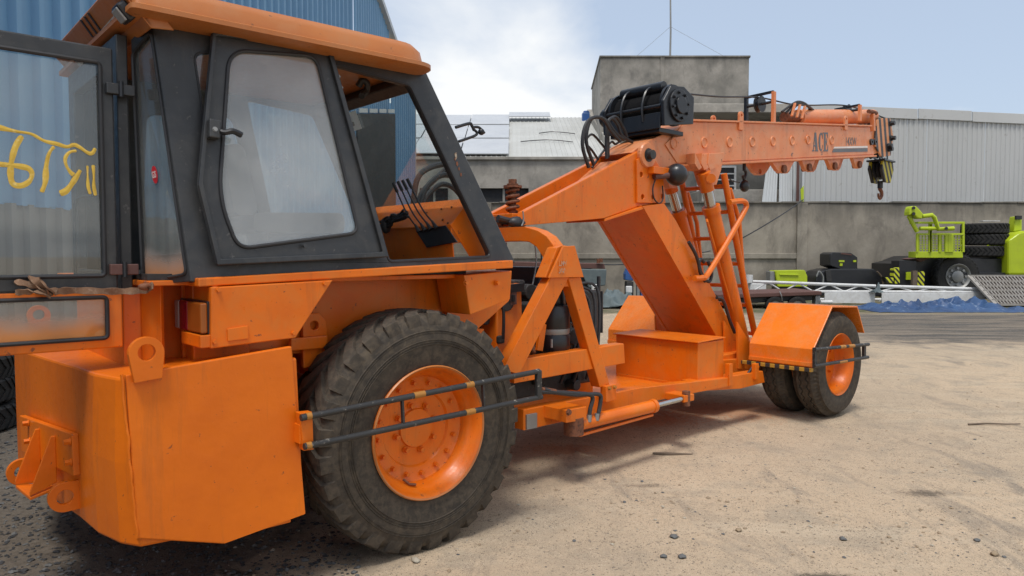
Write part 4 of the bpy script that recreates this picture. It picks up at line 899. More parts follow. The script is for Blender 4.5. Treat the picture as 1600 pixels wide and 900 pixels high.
# --- winch on the boom root
wl_, wr_ = Q(966, 196, YC+.45), Q(1050, 168, YC-.45)
WC = Q(1012, 174, YC)
wd0, wd1 = YC-.33, YC+.36
winch = part(MB().tube([V((WC.x, wd0, WC.z)), V((WC.x, wd1, WC.z))], .13, 28), 'winch', 'black')
rope = [(.155+.012*abs(math.sin(k*math.pi/2)), -.30+.62*k/72) for k in range(73)]
part(MB().lathe(rope, V((WC.x, YC, WC.z)), (0, 1, 0), 28, smooth=False), 'rope_winding', 'rope', winch)
for yy in (wd0, wd1-.03): part(MB().lathe([(.001, 0), (.205, 0), (.205, .03), (.001, .03)], V((WC.x, yy, WC.z+.01)), (0, 1, 0), 36), 'drum_flange', 'black', winch)
part(MB().prism([(WC.x-.22, WC.z-.22), (WC.x+.26, WC.z-.15), (WC.x+.27, WC.z+.12), (WC.x+.10, WC.z+.2), (WC.x-.12, WC.z+.18), (WC.x-.24, WC.z+.02)], wd0-.05, wd0-.01), 'cheek_plate', 'black', winch, .008)
part(MB().prism([(WC.x-.22, WC.z-.22), (WC.x+.26, WC.z-.15), (WC.x+.27, WC.z+.12), (WC.x+.10, WC.z+.2), (WC.x-.12, WC.z+.18), (WC.x-.24, WC.z+.02)], wd1+.01, wd1+.05), 'cheek_plate', 'black', winch, .008)
part(MB().disc(V((WC.x, wd0-.05, WC.z)), (0, -1, 0), .16, .025, 32).disc(V((WC.x, wd0-.07, WC.z)), (0, -1, 0), .085, .03, 24), 'gearbox', 'black', winch, .006)
for dx_, dz_ in ((-.21, -.02), (-.20, -.17), (.12, .17), (-.05, .19)): part(MB().tube([V((WC.x+dx_, wd0, WC.z+dz_)), V((WC.x+dx_, wd1, WC.z+dz_))], .022, 10), 'tie_rod', 'black', winch)
part(MB().slab([V((WC.x-.235, wd0, WC.z-.24)), V((WC.x-.235, wd1, WC.z-.24)), V((WC.x-.225, wd1, WC.z-.08)), V((WC.x-.225, wd0, WC.z-.08))], (.02, 0, 0)), 'cover_plate', 'black', winch, .004)
part(MB().tube([V((WC.x-.06, wd0+.08, WC.z+.20)), V((WC.x-.06, wd1-.08, WC.z+.20))], .055, 14), 'pressure_roller', 'black', winch)
part(MB().lathe([(.001, 0), (.11, 0), (.11, .16), (.08, .2), (.001, .2)], V((WC.x, wd1+.04, WC.z)), (0, 1, 0), 22), 'hydraulic_motor', 'black', winch)
part(MB().box(WC.x-.2, WC.x+.2, wd0+.03, wd1-.03, WC.z-.27, WC.z-.225), 'winch_bed', 'black', winch, .006)
for k in range(8):
    t = k*math.pi/4+.2; part(MB().nut(V((WC.x+.125*math.cos(t), wd0-.074, WC.z+.125*math.sin(t))), (0, -1, 0), .014, .02), 'flange_bolt', 'black', winch)
for yy in (YC-.12, YC+.15): part(MB().hose([V((WC.x-.23, yy, WC.z-.15)), V((WC.x-.24, yy, WC.z+.02)), V((WC.x-.14, yy, WC.z+.19)), V((WC.x+.1, yy, WC.z+.21))], .014, 6, 5), 'rope_guard', 'black', winch)
ws = V((WC.x+.02, YC-.18, WC.z+.18))
part(MB().tube(spline([ws, ws.lerp(r1, .5)+V((0, 0, -.02)), r1, r1.lerp(r2, .4)+V((0, 0, -.05)), r2, Q(1384, 190, YC)+V((0, 0, .05))], 8), .010, 6), 'hoist_rope', 'rubber_hose', winch)
# hose bundle at the boom pivot
for k, pts in enumerate(([(920, 262), (910, 225), (918, 190), (940, 184), (955, 205), (968, 220)], [(928, 258), (916, 220), (924, 186), (945, 187), (962, 208), (975, 218)],
                         [(948, 248), (948, 200), (955, 185), (965, 195), (972, 212), (988, 222)], [(950, 246), (951, 195), (962, 183), (974, 200), (980, 215)],
                         [(935, 250), (925, 235), (915, 222), (925, 210), (940, 225), (948, 235)], [(938, 262), (962, 250), (985, 232), (1002, 226), (1012, 238), (1022, 265)],
                         [(925, 262), (940, 240), (955, 222), (962, 225), (975, 216)])):
    N_(pts, YN+.10+.05*k, .017 if k < 4 else .012, 'hydraulic_hose', 'rubber_hose', goose, 8)
for k in range(4): N_([(778, 340+k*4), (800, 345+k*2), (815, 340-k*2), (845, 331-k)], 1.12+.08*k, .024, 'tail_hose', 'rubber_hose', goose)
part(MB().ball(Q(808, 348, 1.1), .06, 12, (1.6, 1, .9)), 'tape_wrap', 'rubber_hose', goose)
N_([(817, 330), (818, 345), (815, 353)], 1.03, .006, 'cable_tie', 'galv', goose)
# spring at the upper pivot
SP = Q(801, 318, YC)
spr = part(MB().tube([SP+V((0, 0, -.1)), SP+V((0, 0, .19))], .03, 10), 'pivot_spring', 'rust')
part(MB().tube([SP+V((.05*math.cos(t), .05*math.sin(t), -.07+.2*t/(8*math.pi))) for t in [8*math.pi*i/96 for i in range(97)]], .014, 8), 'coil', 'rust', spr)
part(MB().disc(SP+V((0, 0, .135)), (0, 0, 1), .08, .02, 28), 'spring_plate', 'rust', spr); part(MB().nut(SP+V((0, 0, .16)), (0, 0, 1), .04, .04), 'spring_nut', 'rust', spr)
# hoses arching in front of the windscreen
for k, pts in enumerate(([(645, 325), (652, 280), (672, 262), (700, 257), (722, 268), (735, 295), (738, 325)], [(655, 325), (665, 295), (685, 276), (705, 275), (722, 290), (730, 320)],
                         [(652, 325), (660, 300), (680, 280), (700, 262), (715, 258), (730, 275)], [(660, 325), (668, 305), (690, 288), (710, 295), (726, 315)])):
    N_(pts, 1.15+.07*k, .022, 'hydraulic_hose', 'rubber_hose', cab, 8)

# --- lift cylinders, pressure ball
def lift(y, bx, by, tx, ty, ex, ey):
    b, t, e = Q(bx, by, y), Q(tx, ty, y), Q(ex, ey, y)
    d = (t-b).normalized(); t2 = b+d*((t-b).length)
    cyl = part(MB().tube([b, t], .085, 22), 'lift_cylinder', 'orange', bevel=.004)
    part(MB().tube([t-d*.02, t+d*.05], .098, 22), 'gland', 'orange', cyl)
    part(MB().tube([t, e], .058, 18), 'rod', 'steel', cyl)
    part(MB().tube([e-d*.08, e+d*.12], .075, 16), 'rod_eye', 'orange', cyl)
    part(MB().tube([b-d*.12, b], .07, 16), 'base_eye', 'orange', cyl)
    part(MB().tube([b+V((-.11, -.02, .15)), b.lerp(t, .5)+V((-.11, -.02, 0)), t+V((-.11, -.02, -.12)), t+V((-.09, 0, -.10))], .014, 8), 'feed_pipe', 'orange', cyl)
    return cyl, e, d
lc, le, ldir = lift(.99, 1163, 548, 1112, 329, 1103, 287)
lf, fe, _ = lift(1.58, 1118, 545, 1060, 335, 1047, 290)
def clevis(e, y, x0):
    o_ = part(MB().prism(poly([(1085, 242), (1118, 240), (1113, 268), (1106, 290), (1096, 290), (1089, 266)], BN), y-.08, y+.08), 'boom_clevis', 'orange_boom', boom, .006)
    for dx_ in (0, 11, 22): 
        part(MB().slab([Q(1086+dx_, 239, y-.09), Q(1097+dx_*1.0, 262, y-.09), Q(1092+dx_*.8, 266, y-.09), Q(1086+dx_*.9, 256, y-.09)], (0, .16, 0)), 'clevis_rib', 'orange_boom', boom, .003)
clevis(le, BN-.03, 0); 
part(MB().prism(poly([(1085, 242), (1118, 240), (1113, 268), (1106, 290), (1096, 290), (1089, 266)], BN), BF-.02, BF+.12), 'clevis', 'orange_boom', boom, .006)
part(MB().tube([Q(1111, 279, .88), Q(1111, 279, 1.12)], .05, 14), 'clevis_pin', 'orange', lc)
ball = part(MB().ball(Q(1057, 273, .93), .112, 24), 'accumulator', 'black')
part(MB().tube([Q(1046, 274, .95), Q(1022, 276, 1.0)], .03, 14), 'accumulator_neck', 'brown', ball)
part(MB().box(Q(1030, 270, 1.0).x-.15, Q(1030, 270, 1.0).x+.2, .95, 1.05, Q(1030, 270, 1.0).z-.02, Q(1030, 270, 1.0).z+.05), 'bracket', 'orange', ball, .005)
N_([(1024, 280), (1020, 295), (1022, 310), (1030, 318), (1036, 310), (1035, 290)], 1.0, .007, 'sensor_cable', parent=ball)
for pts in ([(1076, 378), (1088, 400), (1095, 425), (1102, 440)], [(1100, 410), (1095, 405), (1092, 412), (1096, 430), (1108, 440), (1112, 425), (1106, 408)], [(1120, 465), (1130, 470), (1140, 500), (1148, 520)]):
    N_(pts, .93, .018, 'lift_hose', 'rubber_hose', lc, 8)
# handrail
N_([(1085, 435), (1097, 434), (1106, 428), (1140, 372), (1163, 330), (1166, 320), (1160, 314), (1140, 316)], .90, .03, 'handrail', 'orange', crane, 6)
# ladder
LY0, LY1 = 1.02, 1.58
l0, l1, l2 = Q(1131, 272, LY0), Q(1164, 450, LY0), Q(1180, 525, LY0)
def fr(p): return V((p.x, LY1, p.z))
lad = part(MB().tube([l0, l1, l2], .036, 12), 'ladder', 'orange')
part(MB().tube([fr(l0), fr(l1), fr(l2)], .036, 12), 'stile', 'orange', lad)
for k, t_ in enumerate((.10, .32, .55, .78, .98)):
    a = l0.lerp(l1, t_); part(MB().tube([a, fr(a)], .024, 10), 'rung', 'orange', lad)
for t_ in (.35, .95): a = l1.lerp(l2, t_); part(MB().tube([a, fr(a)], .024, 10), 'rung', 'orange', lad)
b0 = Q(1140, 295, LY0); part(MB().tube([b0, Q(1155, 345, LY0), Q(1160, 420, LY0), l1], .026, 10), 'brace', 'orange', lad)
part(MB().tube([fr(b0), fr(Q(1155, 345, LY0)), fr(l1)], .026, 10), 'brace', 'orange', lad)

# --- front frame: rails, tray, battery box, steering cylinder
def rail_(y):
    o_ = part(MB().prism(poly([(818, 640), (1000, 606), (1140, 590), (1140, 604), (1060, 619), (818, 673)], .45), y, y+.10), 'frame_rail', 'orange', bevel=.006)
    return o_
fr1 = rail_(.45); rail_(2.05)
part(MB().box(2.25, 4.2, .55, 2.05, .44, .47), 'deck_plate', 'orange', bevel=.004)
part(MB().prism(poly([(1085, 596), (1135, 590), (1195, 580), (1198, 598), (1160, 608), (1090, 612)], .45), .47, .60), 'rail_extension', 'orange', bevel=.006)
part(MB().prism(poly([(822, 648), (838, 645), (838, 668), (822, 671)], .445), .436, .449), 'bare_patch', 'galv', fr1)
bx0, bx1, by0, by1, bz0, bz1 = 3.56, 4.0, .50, 1.50, .475, .895
bbox = part(MB().box(bx0, bx1, by0, by1, bz0, bz1), 'battery_box', 'orange', bevel=.006)
part(MB().slab([V((bx0-.03, by0-.02, bz1+.003)), V((bx1, by0-.02, bz1+.018)), V((bx1, by1+.02, bz1+.018)), V((bx0-.03, by1+.02, bz1+.003))], (0, 0, .012)), 'lid', 'orange', bbox, .004)
# tipped end flap of the box towards the rear
part(MB().box(bx0-.015, bx0-.003, by0+.02, by1-.02, bz0-.03, bz0+.02), 'foot_flange', 'orange', bbox, .003)
sy = .28
s0, s1, s2 = Q(905, 662, sy), Q(1022, 634, sy), Q(1070, 622, sy)
stc = part(MB().tube([s0, s1], .052, 18), 'steering_cylinder', 'orange', bevel=.003)
part(MB().tube([s0+V((0, 0, -.09)), s1+V((-.02, 0, -.075))], .012, 8), 'return_pipe', 'orange', stc)
part(MB().tube([s1, s2], .022, 14), 'rod', 'steel', stc); part(MB().tube([s1-(s1-s0).normalized()*.04, s1], .058, 18), 'gland', 'orange', stc)
part(MB().tube([s0+V((-.06, 0, -.07)), s0+V((-.06, 0, .06))], .075, 18), 'trunnion', 'rust', stc)
part(MB().prism(poly([(880, 640), (912, 634), (912, 655), (880, 660)], .25), .22, .46), 'cylinder_mount', 'orange', bevel=.005)
part(MB().nut(Q(888, 644, .215), (0, -1, 0), .02, .015), 'mount_bolt', 'rust', stc)
part(MB().box(s2.x-.05, s2.x+.10, sy-.03, .48, s2.z-.03, s2.z+.03), 'rod_anchor', 'orange', stc, .005)
part(MB().tube([s2+V((.02, 0, -.07)), s2+V((.02, 0, .06))], .035, 12), 'anchor_pin', 'rust', stc)
for pts in ([(845, 612), (865, 613), (880, 615), (900, 617), (920, 616), (937, 617), (938, 630), (933, 655)], [(850, 608), (866, 612), (890, 614), (918, 616), (926, 622), (922, 640), (920, 657)]):
    N_(pts, .24, .016, 'steering_hose', 'rubber_hose', stc, 8)
for (x, y) in ((921, 652), (933, 650)): part(MB().tube([Q(x, y-4, .24), Q(x-1, y+7, .24)], .019, 10), 'hose_fitting', 'galv', stc)
for k in range(2): N_([(846, 608+k*3), (856, 609+k*3), (868, 611+k*3)], .24, .014, 'copper_end', 'rust', stc)
part(MB().tube([(AU+.1, YC, .40), (AU+.1, YC, 1.0)], .10, 18), 'pivot_post', 'rust')
part(MB().box(.85, 1.75, .9, 1.7, .42, .58), 'pivot_yoke', 'orange', bevel=.01)
part(MB().box(1.70, 2.6, .95, 1.65, .44, .60), 'yoke', 'orange', bevel=.01)
# small uprights and pipes behind the striped edge
for (x, y0, y1) in ((1139, 568, 602), (1180, 568, 592)): part(MB().bar(Q(x, y0, .46), Q(x, y1, .46), .06, .05, (0, 1, 0)), 'upright', 'orange', bevel=.004)
for k in range(3): N_([(1150+k*6, 598), (1165+k*5, 588), (1178+k*4, 570)], .5+.04*k, .014, 'brake_pipe', 'orange' if k else 'rubber_hose', fr1)
part(MB().box(4.2, 6.3, .85, 1.75, .50, .66), 'chassis_beam', 'orange', bevel=.012)

# --- front fenders, hazard edges, guards, dual wheels
def fender(y0, near):
    fo = [(4.833, .585), (4.833, .775), (5.235, 1.195), (5.845, 1.165), (6.04, .86)]
    n_ = len(fo); mb = MB(); th = .014
    inner = [(4.850, .585), (4.850, .770), (5.243, 1.178), (5.836, 1.150), (6.025, .855)]
    o_ = part(MB().prism(fo+list(reversed(inner)), y0, y0+.71), 'front_fender', 'orange_fender', bevel=.004)
    part(MB().prism([(4.815, .598), (4.832, .598), (4.832, .640), (4.815, .640)], y0+.003, y0+.707), 'fold_flange', 'orange_fender', o_, .003)
    part(MB().slab([V((4.79, y0+.0, .548)), V((4.79, y0+.95 if near else y0+.71, .548)), V((4.79, y0+.95 if near else y0+.71, .584)), V((4.79, y0, .584))], (.05, 0, 0)), 'hazard_edge', 'haz_fender', o_, .003)
    return o_
f1_ = fender(0.0, True); fender(2.0, False)
gy = -.07
fg = part(MB().tube([Q(1273, 546, gy), Q(1357, 538, gy)], .018, 10), 'wheel_guard', 'guard_black')
part(MB().tube([Q(1272, 572, gy), Q(1356, 558, gy)], .018, 10), 'guard_tube', 'guard_black', fg)
part(MB().bar(Q(1350, 537, gy+.01), Q(1350, 561, gy+.01), .05, .03, (0, 1, 0)), 'end_post', 'guard_black', fg, .004)
part(MB().bar(Q(1273, 543, gy+.03), Q(1273, 575, gy+.03), .05, .03, (0, 1, 0)), 'post', 'guard_black', fg, .004)
for (x0, y0, x1, y1) in ((1312, 542.3, 1320, 541.5), (1325, 541, 1334, 540.2), (1310, 566, 1322, 564)): part(MB().tube([Q(x0, y0, gy), Q(x1, y1, gy)], .0195, 10), 'paint_band', 'guard_yellow', fg)
FW = V((5.47, 0, .558)); FR = .562
def front_wheel(y0):
    root = bpy.data.objects.new('front_wheel', None); COL.objects.link(root); root.parent = crane
    part(tyre_mb(FW+V((0, y0, 0)), FR, .29, .325, 0, .028, style='road'), 'tyre', 'tyre', root)
    prof = [(.328, .03), (.336, .015), (.330, .006), (.315, .018), (.305, .05), (.288, .07), (.280, .16), (.262, .19), (.16, .21), (.11, .21), (.10, .19), (.0005, .19)]
    part(MB().lathe(prof, FW+V((0, y0, 0)), (0, 1, 0), 56), 'rim', 'orange', root)
    nut_ring(root, FW, .19, 10, y0+.205, 'orange', .014)
    return root
for y0 in (0.0, .375, 2.05, 2.40): front_wheel(y0)
part(MB().tube([(FW.x, .3, FW.z), (FW.x, 2.4, FW.z)], .10, 14), 'front_axle', 'orange')

# --- the strap tied round the open door (a thing of its own)
sp_pts = [Q(238, 446, .10), Q(228, 453, .20), Q(200, 455, .31), Q(160, 455, .325), Q(110, 454, .325), Q(85, 456, .32)]
strap = thing('webbing_strap', 'dirty brown webbing strap knotted round the open cab door', 'strap', to_world(Q(60, 460, .33)), math.pi/2-HEAD)
so0 = Q(60, 460, .33)
def ribbon(pts, wd, thick, name, mat, parent, o0, tw=0.0):
    pts = spline(pts, 6); n_ = len(pts); vs = []
    for i, p in enumerate(pts):
        t = (pts[min(i+1, n_-1)]-pts[max(i-1, 0)]).normalized(); up = V((0, math.sin(tw*i+.3*math.sin(i*.7)), math.cos(tw*i+.3*math.sin(i*.7)))); up = (up-t*up.dot(t)).normalized(); sd_ = t.cross(up)
        w_ = wd*(1+.15*math.sin(i*1.3)); vs += [p-o0+up*w_/2+sd_*thick, p-o0-up*w_/2+sd_*thick, p-o0-up*w_/2-sd_*thick, p-o0+up*w_/2-sd_*thick]
    return MB().add(vs, [(i*4+j, i*4+(j+1) % 4, i*4+4+(j+1) % 4, i*4+4+j) for i in range(n_-1) for j in range(4)]+[(0, 1, 2, 3), tuple(4*n_-4+j for j in range(4))], True).build(name, mat, parent)
ribbon(sp_pts, .030, .003, 'band', 'strap', strap, so0)
ribbon([Q(84, 458, .32), Q(65, 452, .31), Q(45, 444, .32), Q(22, 440, .33)], .026, .003, 'loose_end', 'strap', strap, so0, .25)
ribbon([Q(88, 456, .315), Q(70, 449, .30), Q(50, 434, .32), Q(60, 440, .36), Q(75, 457, .30)], .034, .004, 'knot', 'strap', strap, so0, .35)
ribbon([Q(80, 462, .315), Q(60, 456, .30), Q(42, 456, .32), Q(24, 457, .33)], .026, .003, 'knot_turn', 'strap', strap, so0, .2)
bk = MB().ball(Q(227, 448, .16)-so0, .022, 10, (1.5, .8, .8)); bk.ball(Q(236, 446, .13)-so0, .014, 8); bk.build('hook_buckle', 'rust', strap)

# ------------------------------------------------------------------ SETTING: ground
def ground_material():
    m, N, L, B = new_mat('sandy_yard')
    t = N.new('ShaderNodeTexCoord'); s = N.new('ShaderNodeSeparateXYZ'); L.new(t.outputs['Object'], s.inputs[0])
    def math_(op, a, b=None, c=None):
        k = N.new('ShaderNodeMath'); k.operation = op
        for i, v in enumerate((a, b, c)):
            if v is None: continue
            if isinstance(v, (int, float)): k.inputs[i].default_value = v
            else: L.new(v, k.inputs[i])
        return k.outputs[0]
    def sm(v, a, b):
        r_ = N.new('ShaderNodeMapRange'); r_.interpolation_type = 'SMOOTHSTEP'; r_.inputs[1].default_value = a; r_.inputs[2].default_value = b; L.new(v, r_.inputs[0]); return r_.outputs[0]
    big = nz(N, L, .35, 6, .6); med = nz(N, L, 1.7, 8, .65, dist=.5); fine = nz(N, L, 22, 8, .75); grit = nz(N, L, 120, 4, .8); strk = nz(N, L, 1.0, 8, .65, vscale=(.5, 2.6, 1), dist=.4)
    c = mixc(N, L, ramp(N, L, big.outputs['Fac'], .36, .64).outputs[0], (.55, .42, .285), (.45, .355, .25))
    c = mixc(N, L, ramp(N, L, med.outputs['Fac'], .50, .64, (0,0,0,1), (.85,.85,.85,1)).outputs[0], c.outputs[0], (.37, .305, .225))
    trk = nz(N, L, 1.2, 9, .68, vscale=(1.9, .45, 1), dist=.8)
    c = mixc(N, L, ramp(N, L, trk.outputs['Fac'], .56, .68, (0,0,0,1), (.85,.85,.85,1)).outputs[0], c.outputs[0], (.235, .20, .16))
    c = mixc(N, L, ramp(N, L, strk.outputs['Fac'], .53, .70, (0,0,0,1), (.7,.7,.7,1)).outputs[0], c.outputs[0], (.58, .475, .34))
    c = mixc(N, L, ramp(N, L, fine.outputs['Fac'], .52, .62, (0,0,0,1), (.6,.6,.6,1)).outputs[0], c.outputs[0], (.37, .30, .215))
    c = mixc(N, L, ramp(N, L, grit.outputs['Fac'], .60, .68, (0,0,0,1), (.75,.75,.75,1)).outputs[0], c.outputs[0], (.13, .115, .095))
    c = mixc(N, L, ramp(N, L, grit.outputs['Fac'], .30, .38, (.6,.6,.6,1), (0,0,0,1)).outputs[0], c.outputs[0], (.56, .46, .33))
    def grains(scale, rad, dens, col_a, col_b):
        nonlocal c
        v = N.new('ShaderNodeTexVoronoi'); v.inputs['Scale'].default_value = scale; v.inputs['Randomness'].default_value = 1.0; L.new(t.outputs['Object'], v.inputs['Vector'])
        sc_ = N.new('ShaderNodeSeparateColor'); L.new(v.outputs['Color'], sc_.inputs[0])
        pick = math_('LESS_THAN', sc_.outputs[0], dens); size = math_('MULTIPLY_ADD', sc_.outputs[1], rad*.7, rad*.3)
        shp = math_('ADD', v.outputs['Distance'], math_('MULTIPLY_ADD', grit.outputs['Fac'], .3, -.15))
        msk = math_('MULTIPLY', math_('LESS_THAN', shp, size), pick); k_ = mixc(N, L, sc_.outputs[2], col_a, col_b)
        c = mixc(N, L, msk, c.outputs[0], k_.outputs[0]); return msk
    g_a = grains(200, .60, .50, (.13, .10, .075), (.70, .57, .42))
    g_b = grains(85, .46, .30, (.08, .07, .06), (.42, .33, .24))
    g_c = grains(32, .36, .13, (.09, .09, .09), (.36, .29, .21))
    wob = math_('MULTIPLY_ADD', med.outputs['Fac'], 3.0, -1.5)
    # oily dark gravel around the counterweight and on the yard's left
    gx = math_('ADD', s.outputs['X'], wob); g1 = sm(gx, -.75, -1.6); g2 = sm(math_('ADD', s.outputs['Y'], wob), 12, 8)
    gr_ = math_('MULTIPLY', g1, g2)
    gcol = mixc(N, L, ramp(N, L, fine.outputs['Fac'], .35, .66).outputs[0], (.052, .046, .041), (.15, .13, .108))
    c = mixc(N, L, math_('MULTIPLY', gr_, .88), c.outputs[0], gcol.outputs[0])
    # blackish metalled strip across the right
    a1 = sm(math_('ADD', s.outputs['Y'], wob), 13.2, 15.0); a2 = sm(math_('ADD', s.outputs['Y'], math_('MULTIPLY', wob, .6)), 22.0, 20.8); a3 = sm(math_('ADD', s.outputs['X'], wob), 5.5, 8.5)
    acol = mixc(N, L, ramp(N, L, fine.outputs['Fac'], .4, .62).outputs[0], (.04, .04, .04), (.13, .125, .118))
    c = mixc(N, L, math_('MULTIPLY', math_('MULTIPLY', math_('MULTIPLY', a1, a2), a3), ramp(N, L, strk.outputs['Fac'], .40, .64, (.95,.95,.95,1), (.60,.60,.60,1)).outputs[0]), c.outputs[0], acol.outputs[0])
    # dull green fringe beyond it
    b1 = sm(math_('ADD', s.outputs['Y'], wob), 21.0, 22.0)
    bcol = mixc(N, L, ramp(N, L, med.outputs['Fac'], .42, .58).outputs[0], (.085, .095, .045), (.22, .18, .125))
    c = mixc(N, L, b1, c.outputs[0], bcol.outputs[0])
    # orange overspray that settled beside the machine
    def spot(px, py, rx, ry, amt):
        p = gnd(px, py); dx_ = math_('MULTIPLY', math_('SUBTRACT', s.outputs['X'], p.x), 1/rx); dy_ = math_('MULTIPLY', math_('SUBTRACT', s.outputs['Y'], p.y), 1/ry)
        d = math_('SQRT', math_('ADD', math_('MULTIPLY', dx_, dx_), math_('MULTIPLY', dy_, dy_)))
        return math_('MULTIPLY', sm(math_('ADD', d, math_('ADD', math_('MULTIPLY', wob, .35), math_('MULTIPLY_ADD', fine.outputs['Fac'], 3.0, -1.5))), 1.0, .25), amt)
    for a in ((1010, 655, .9, .5, .55), (1130, 640, 1.0, .7, .5), (880, 700, .4, .25, .4)):
        c = mixc(N, L, spot(*a), c.outputs[0], (.42, .13, .03))
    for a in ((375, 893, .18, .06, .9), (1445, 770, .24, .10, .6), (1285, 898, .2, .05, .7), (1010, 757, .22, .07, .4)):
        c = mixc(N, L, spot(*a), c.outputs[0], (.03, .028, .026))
    L.new(c.outputs[0], B.inputs['Base Color']); B.inputs['Roughness'].default_value = .95; B.inputs['Specular IOR Level'].default_value = .15
    h_ = math_('ADD', math_('MULTIPLY', fine.outputs['Fac'], .6), math_('MULTIPLY', grit.outputs['Fac'], .3)); h_ = math_('ADD', h_, math_('MULTIPLY', med.outputs['Fac'], .8))
    h_ = math_('ADD', h_, math_('MULTIPLY', math_('ADD', g_b, g_c), .3)); bump(N, L, B, h_, .8, .02); return m
M['ground'] = ground_material()
def axis_(lo, hi, step, far, grow=1.16):
    a = [lo+step*i for i in range(int((hi-lo)/step)+1)]; s_ = step; x = a[-1]
    while x < far: s_ *= grow; x += s_; a.append(x)
    s_ = step; x = a[0]; pre = []
    while x > -far: s_ *= grow; x -= s_; pre.append(x)
    return list(reversed(pre))+a
WHEELS = ((.155, .20, .20), (5.47, .145, .15), (5.47, .52, .15))
def gh(x, y):
    d = math.hypot(x, y-6)
    k = max(0, 1-d/40)
    h_ = .016*noise.noise(V((x*.7, y*.7, 1.3)))+.007*noise.noise(V((x*2.6, y*2.6, 4)))+.0035*noise.noise(V((x*9, y*9, 7)))
    # faint old wheel ruts curving past the machine
    t = x*.6-y*.8+.5*math.sin(y*.25); h_ -= .010*max(0, math.sin(t*2.2))**6*(.5+noise.noise(V((x*.4, y*.4, 9))))
    for cu, cy_, hw in WHEELS:            # soil pushed up round the tyre feet
        dx_, dy_ = x-ORG.x-FX.x*cu-LX.x*cy_, y-ORG.y-FX.y*cu-LX.y*cy_; a, b = dx_*FX.x+dy_*FX.y, dx_*LX.x+dy_*LX.y
        e = math.hypot(a/.26, b/(hw+.05)); h_ += .016*math.exp(-((e-1.1)/.25)**2)*(.6+noise.noise(V((x*12, y*12, 2))))
    return h_*k-.004
xs, ys = axis_(-4.5, 8.5, .055, 900), axis_(2.0, 10.5, .055, 900)
nx, ny = len(xs), len(ys)
me = bpy.data.meshes.new('ground'); me.from_pydata([(x, y, gh(x, y)) for y in ys for x in xs], [], [(j*nx+i, j*nx+i+1, (j+1)*nx+i+1, (j+1)*nx+i) for j in range(ny-1) for i in range(nx-1)])
me.polygons.foreach_set('use_smooth', [True]*len(me.polygons)); me.materials.append(M['ground'])
gro = bpy.data.objects.new('ground', me); COL.objects.link(gro); props(gro, 'sandy yard ground with dark gravel and wheel ruts', None, None, 'structure')

# loose stones: uncountable gravel
def stone_v(c, s_, rnd):
    f_ = [(1, 0, 0), (-1, 0, 0), (0, 1, 0), (0, -1, 0), (0, 0, 1), (0, 0, -.6), (.7, .7, .4), (-.7, .6, .35), (.6, -.7, .4), (-.65, -.7, .35)]
    a = rnd.random()*6.28; ca, sa = math.cos(a), math.sin(a); fl = rnd.uniform(.35, .8); el = rnd.uniform(.7, 1.4); out = []
    for x, y, z in f_:
        k = s_*rnd.uniform(.75, 1.15); x, y, z = x*k*el, y*k, z*k*fl; out.append((c[0]+x*ca-y*sa, c[1]+x*sa+y*ca, c[2]+z))
    return out
SF = [(4, 6, 0), (4, 0, 8), (4, 8, 3), (4, 3, 9), (4, 9, 1), (4, 1, 7), (4, 7, 2), (4, 2, 6), (5, 0, 6), (5, 6, 2), (5, 2, 7), (5, 7, 1), (5, 1, 9), (5, 9, 3), (5, 3, 8), (5, 8, 0)]
def gravel(name, label, mats, spots, rnd):
    mb = MB()
    for (x, y, s_) in spots: mb.add(stone_v((x, y, gh(x, y)+s_*.15), s_, rnd), SF)
    me = bpy.data.meshes.new(name); me.from_pydata(mb.v, [], mb.f)
    for m in mats: me.materials.append(M[m])
    nf = len(SF); pick = [rnd.randrange(len(mats)) for _ in spots]; me.polygons.foreach_set('material_index', [pick[i//nf] for i in range(len(mb.f))])
    o = bpy.data.objects.new(name, me); COL.objects.link(o); return props(o, label, 'gravel', None, 'stuff')
def stone_mat(n_, c): M[n_] = worn(n_, c, tuple(x*.8 for x in c), tuple(x*1.3 for x in c), rough=.85, s1=20, s2=60, wear_lo=.55, wear_hi=.7, spec=.2)
stone_mat('stone_dark', (.055, .055, .056)); stone_mat('stone_grey', (.14, .14, .135)); stone_mat('stone_tan', (.33, .25, .165)); stone_mat('stone_pale', (.42, .37, .29))
rnd = random.Random(5); sp1, sp2 = [], []
while len(sp1) < 5200:
    px, py = rnd.uniform(-150, 560), rnd.uniform(600, 930); p = gnd(px, py)
    if p.x < -.5+.5*noise.noise(V((p.x*2, p.y*2, 0))) and p.y < 11: sp1.append((p.x, p.y, rnd.choice((.006, .008, .010, .013, .018))*rnd.uniform(.7, 1.2)))
while len(sp2) < 3000:
    px, py = rnd.uniform(350, 1700), rnd.uniform(560, 930)**1.0; p = gnd(px, py)
    if noise.noise(V((p.x*.9, p.y*.9, 3)))+rnd.uniform(-.5, .5) > 0: sp2.append((p.x, p.y, min(.014, .0026/ max(.06, rnd.random())**.6)))
gravel('gravel', 'dark loose gravel beside the counterweight', ['stone_dark', 'stone_grey', 'stone_dark'], sp1, rnd)
gravel('pebbles', 'scattered small pebbles and grit on the sand', ['stone_grey', 'stone_tan', 'stone_tan', 'stone_pale', 'stone_tan'], sp2, rnd)
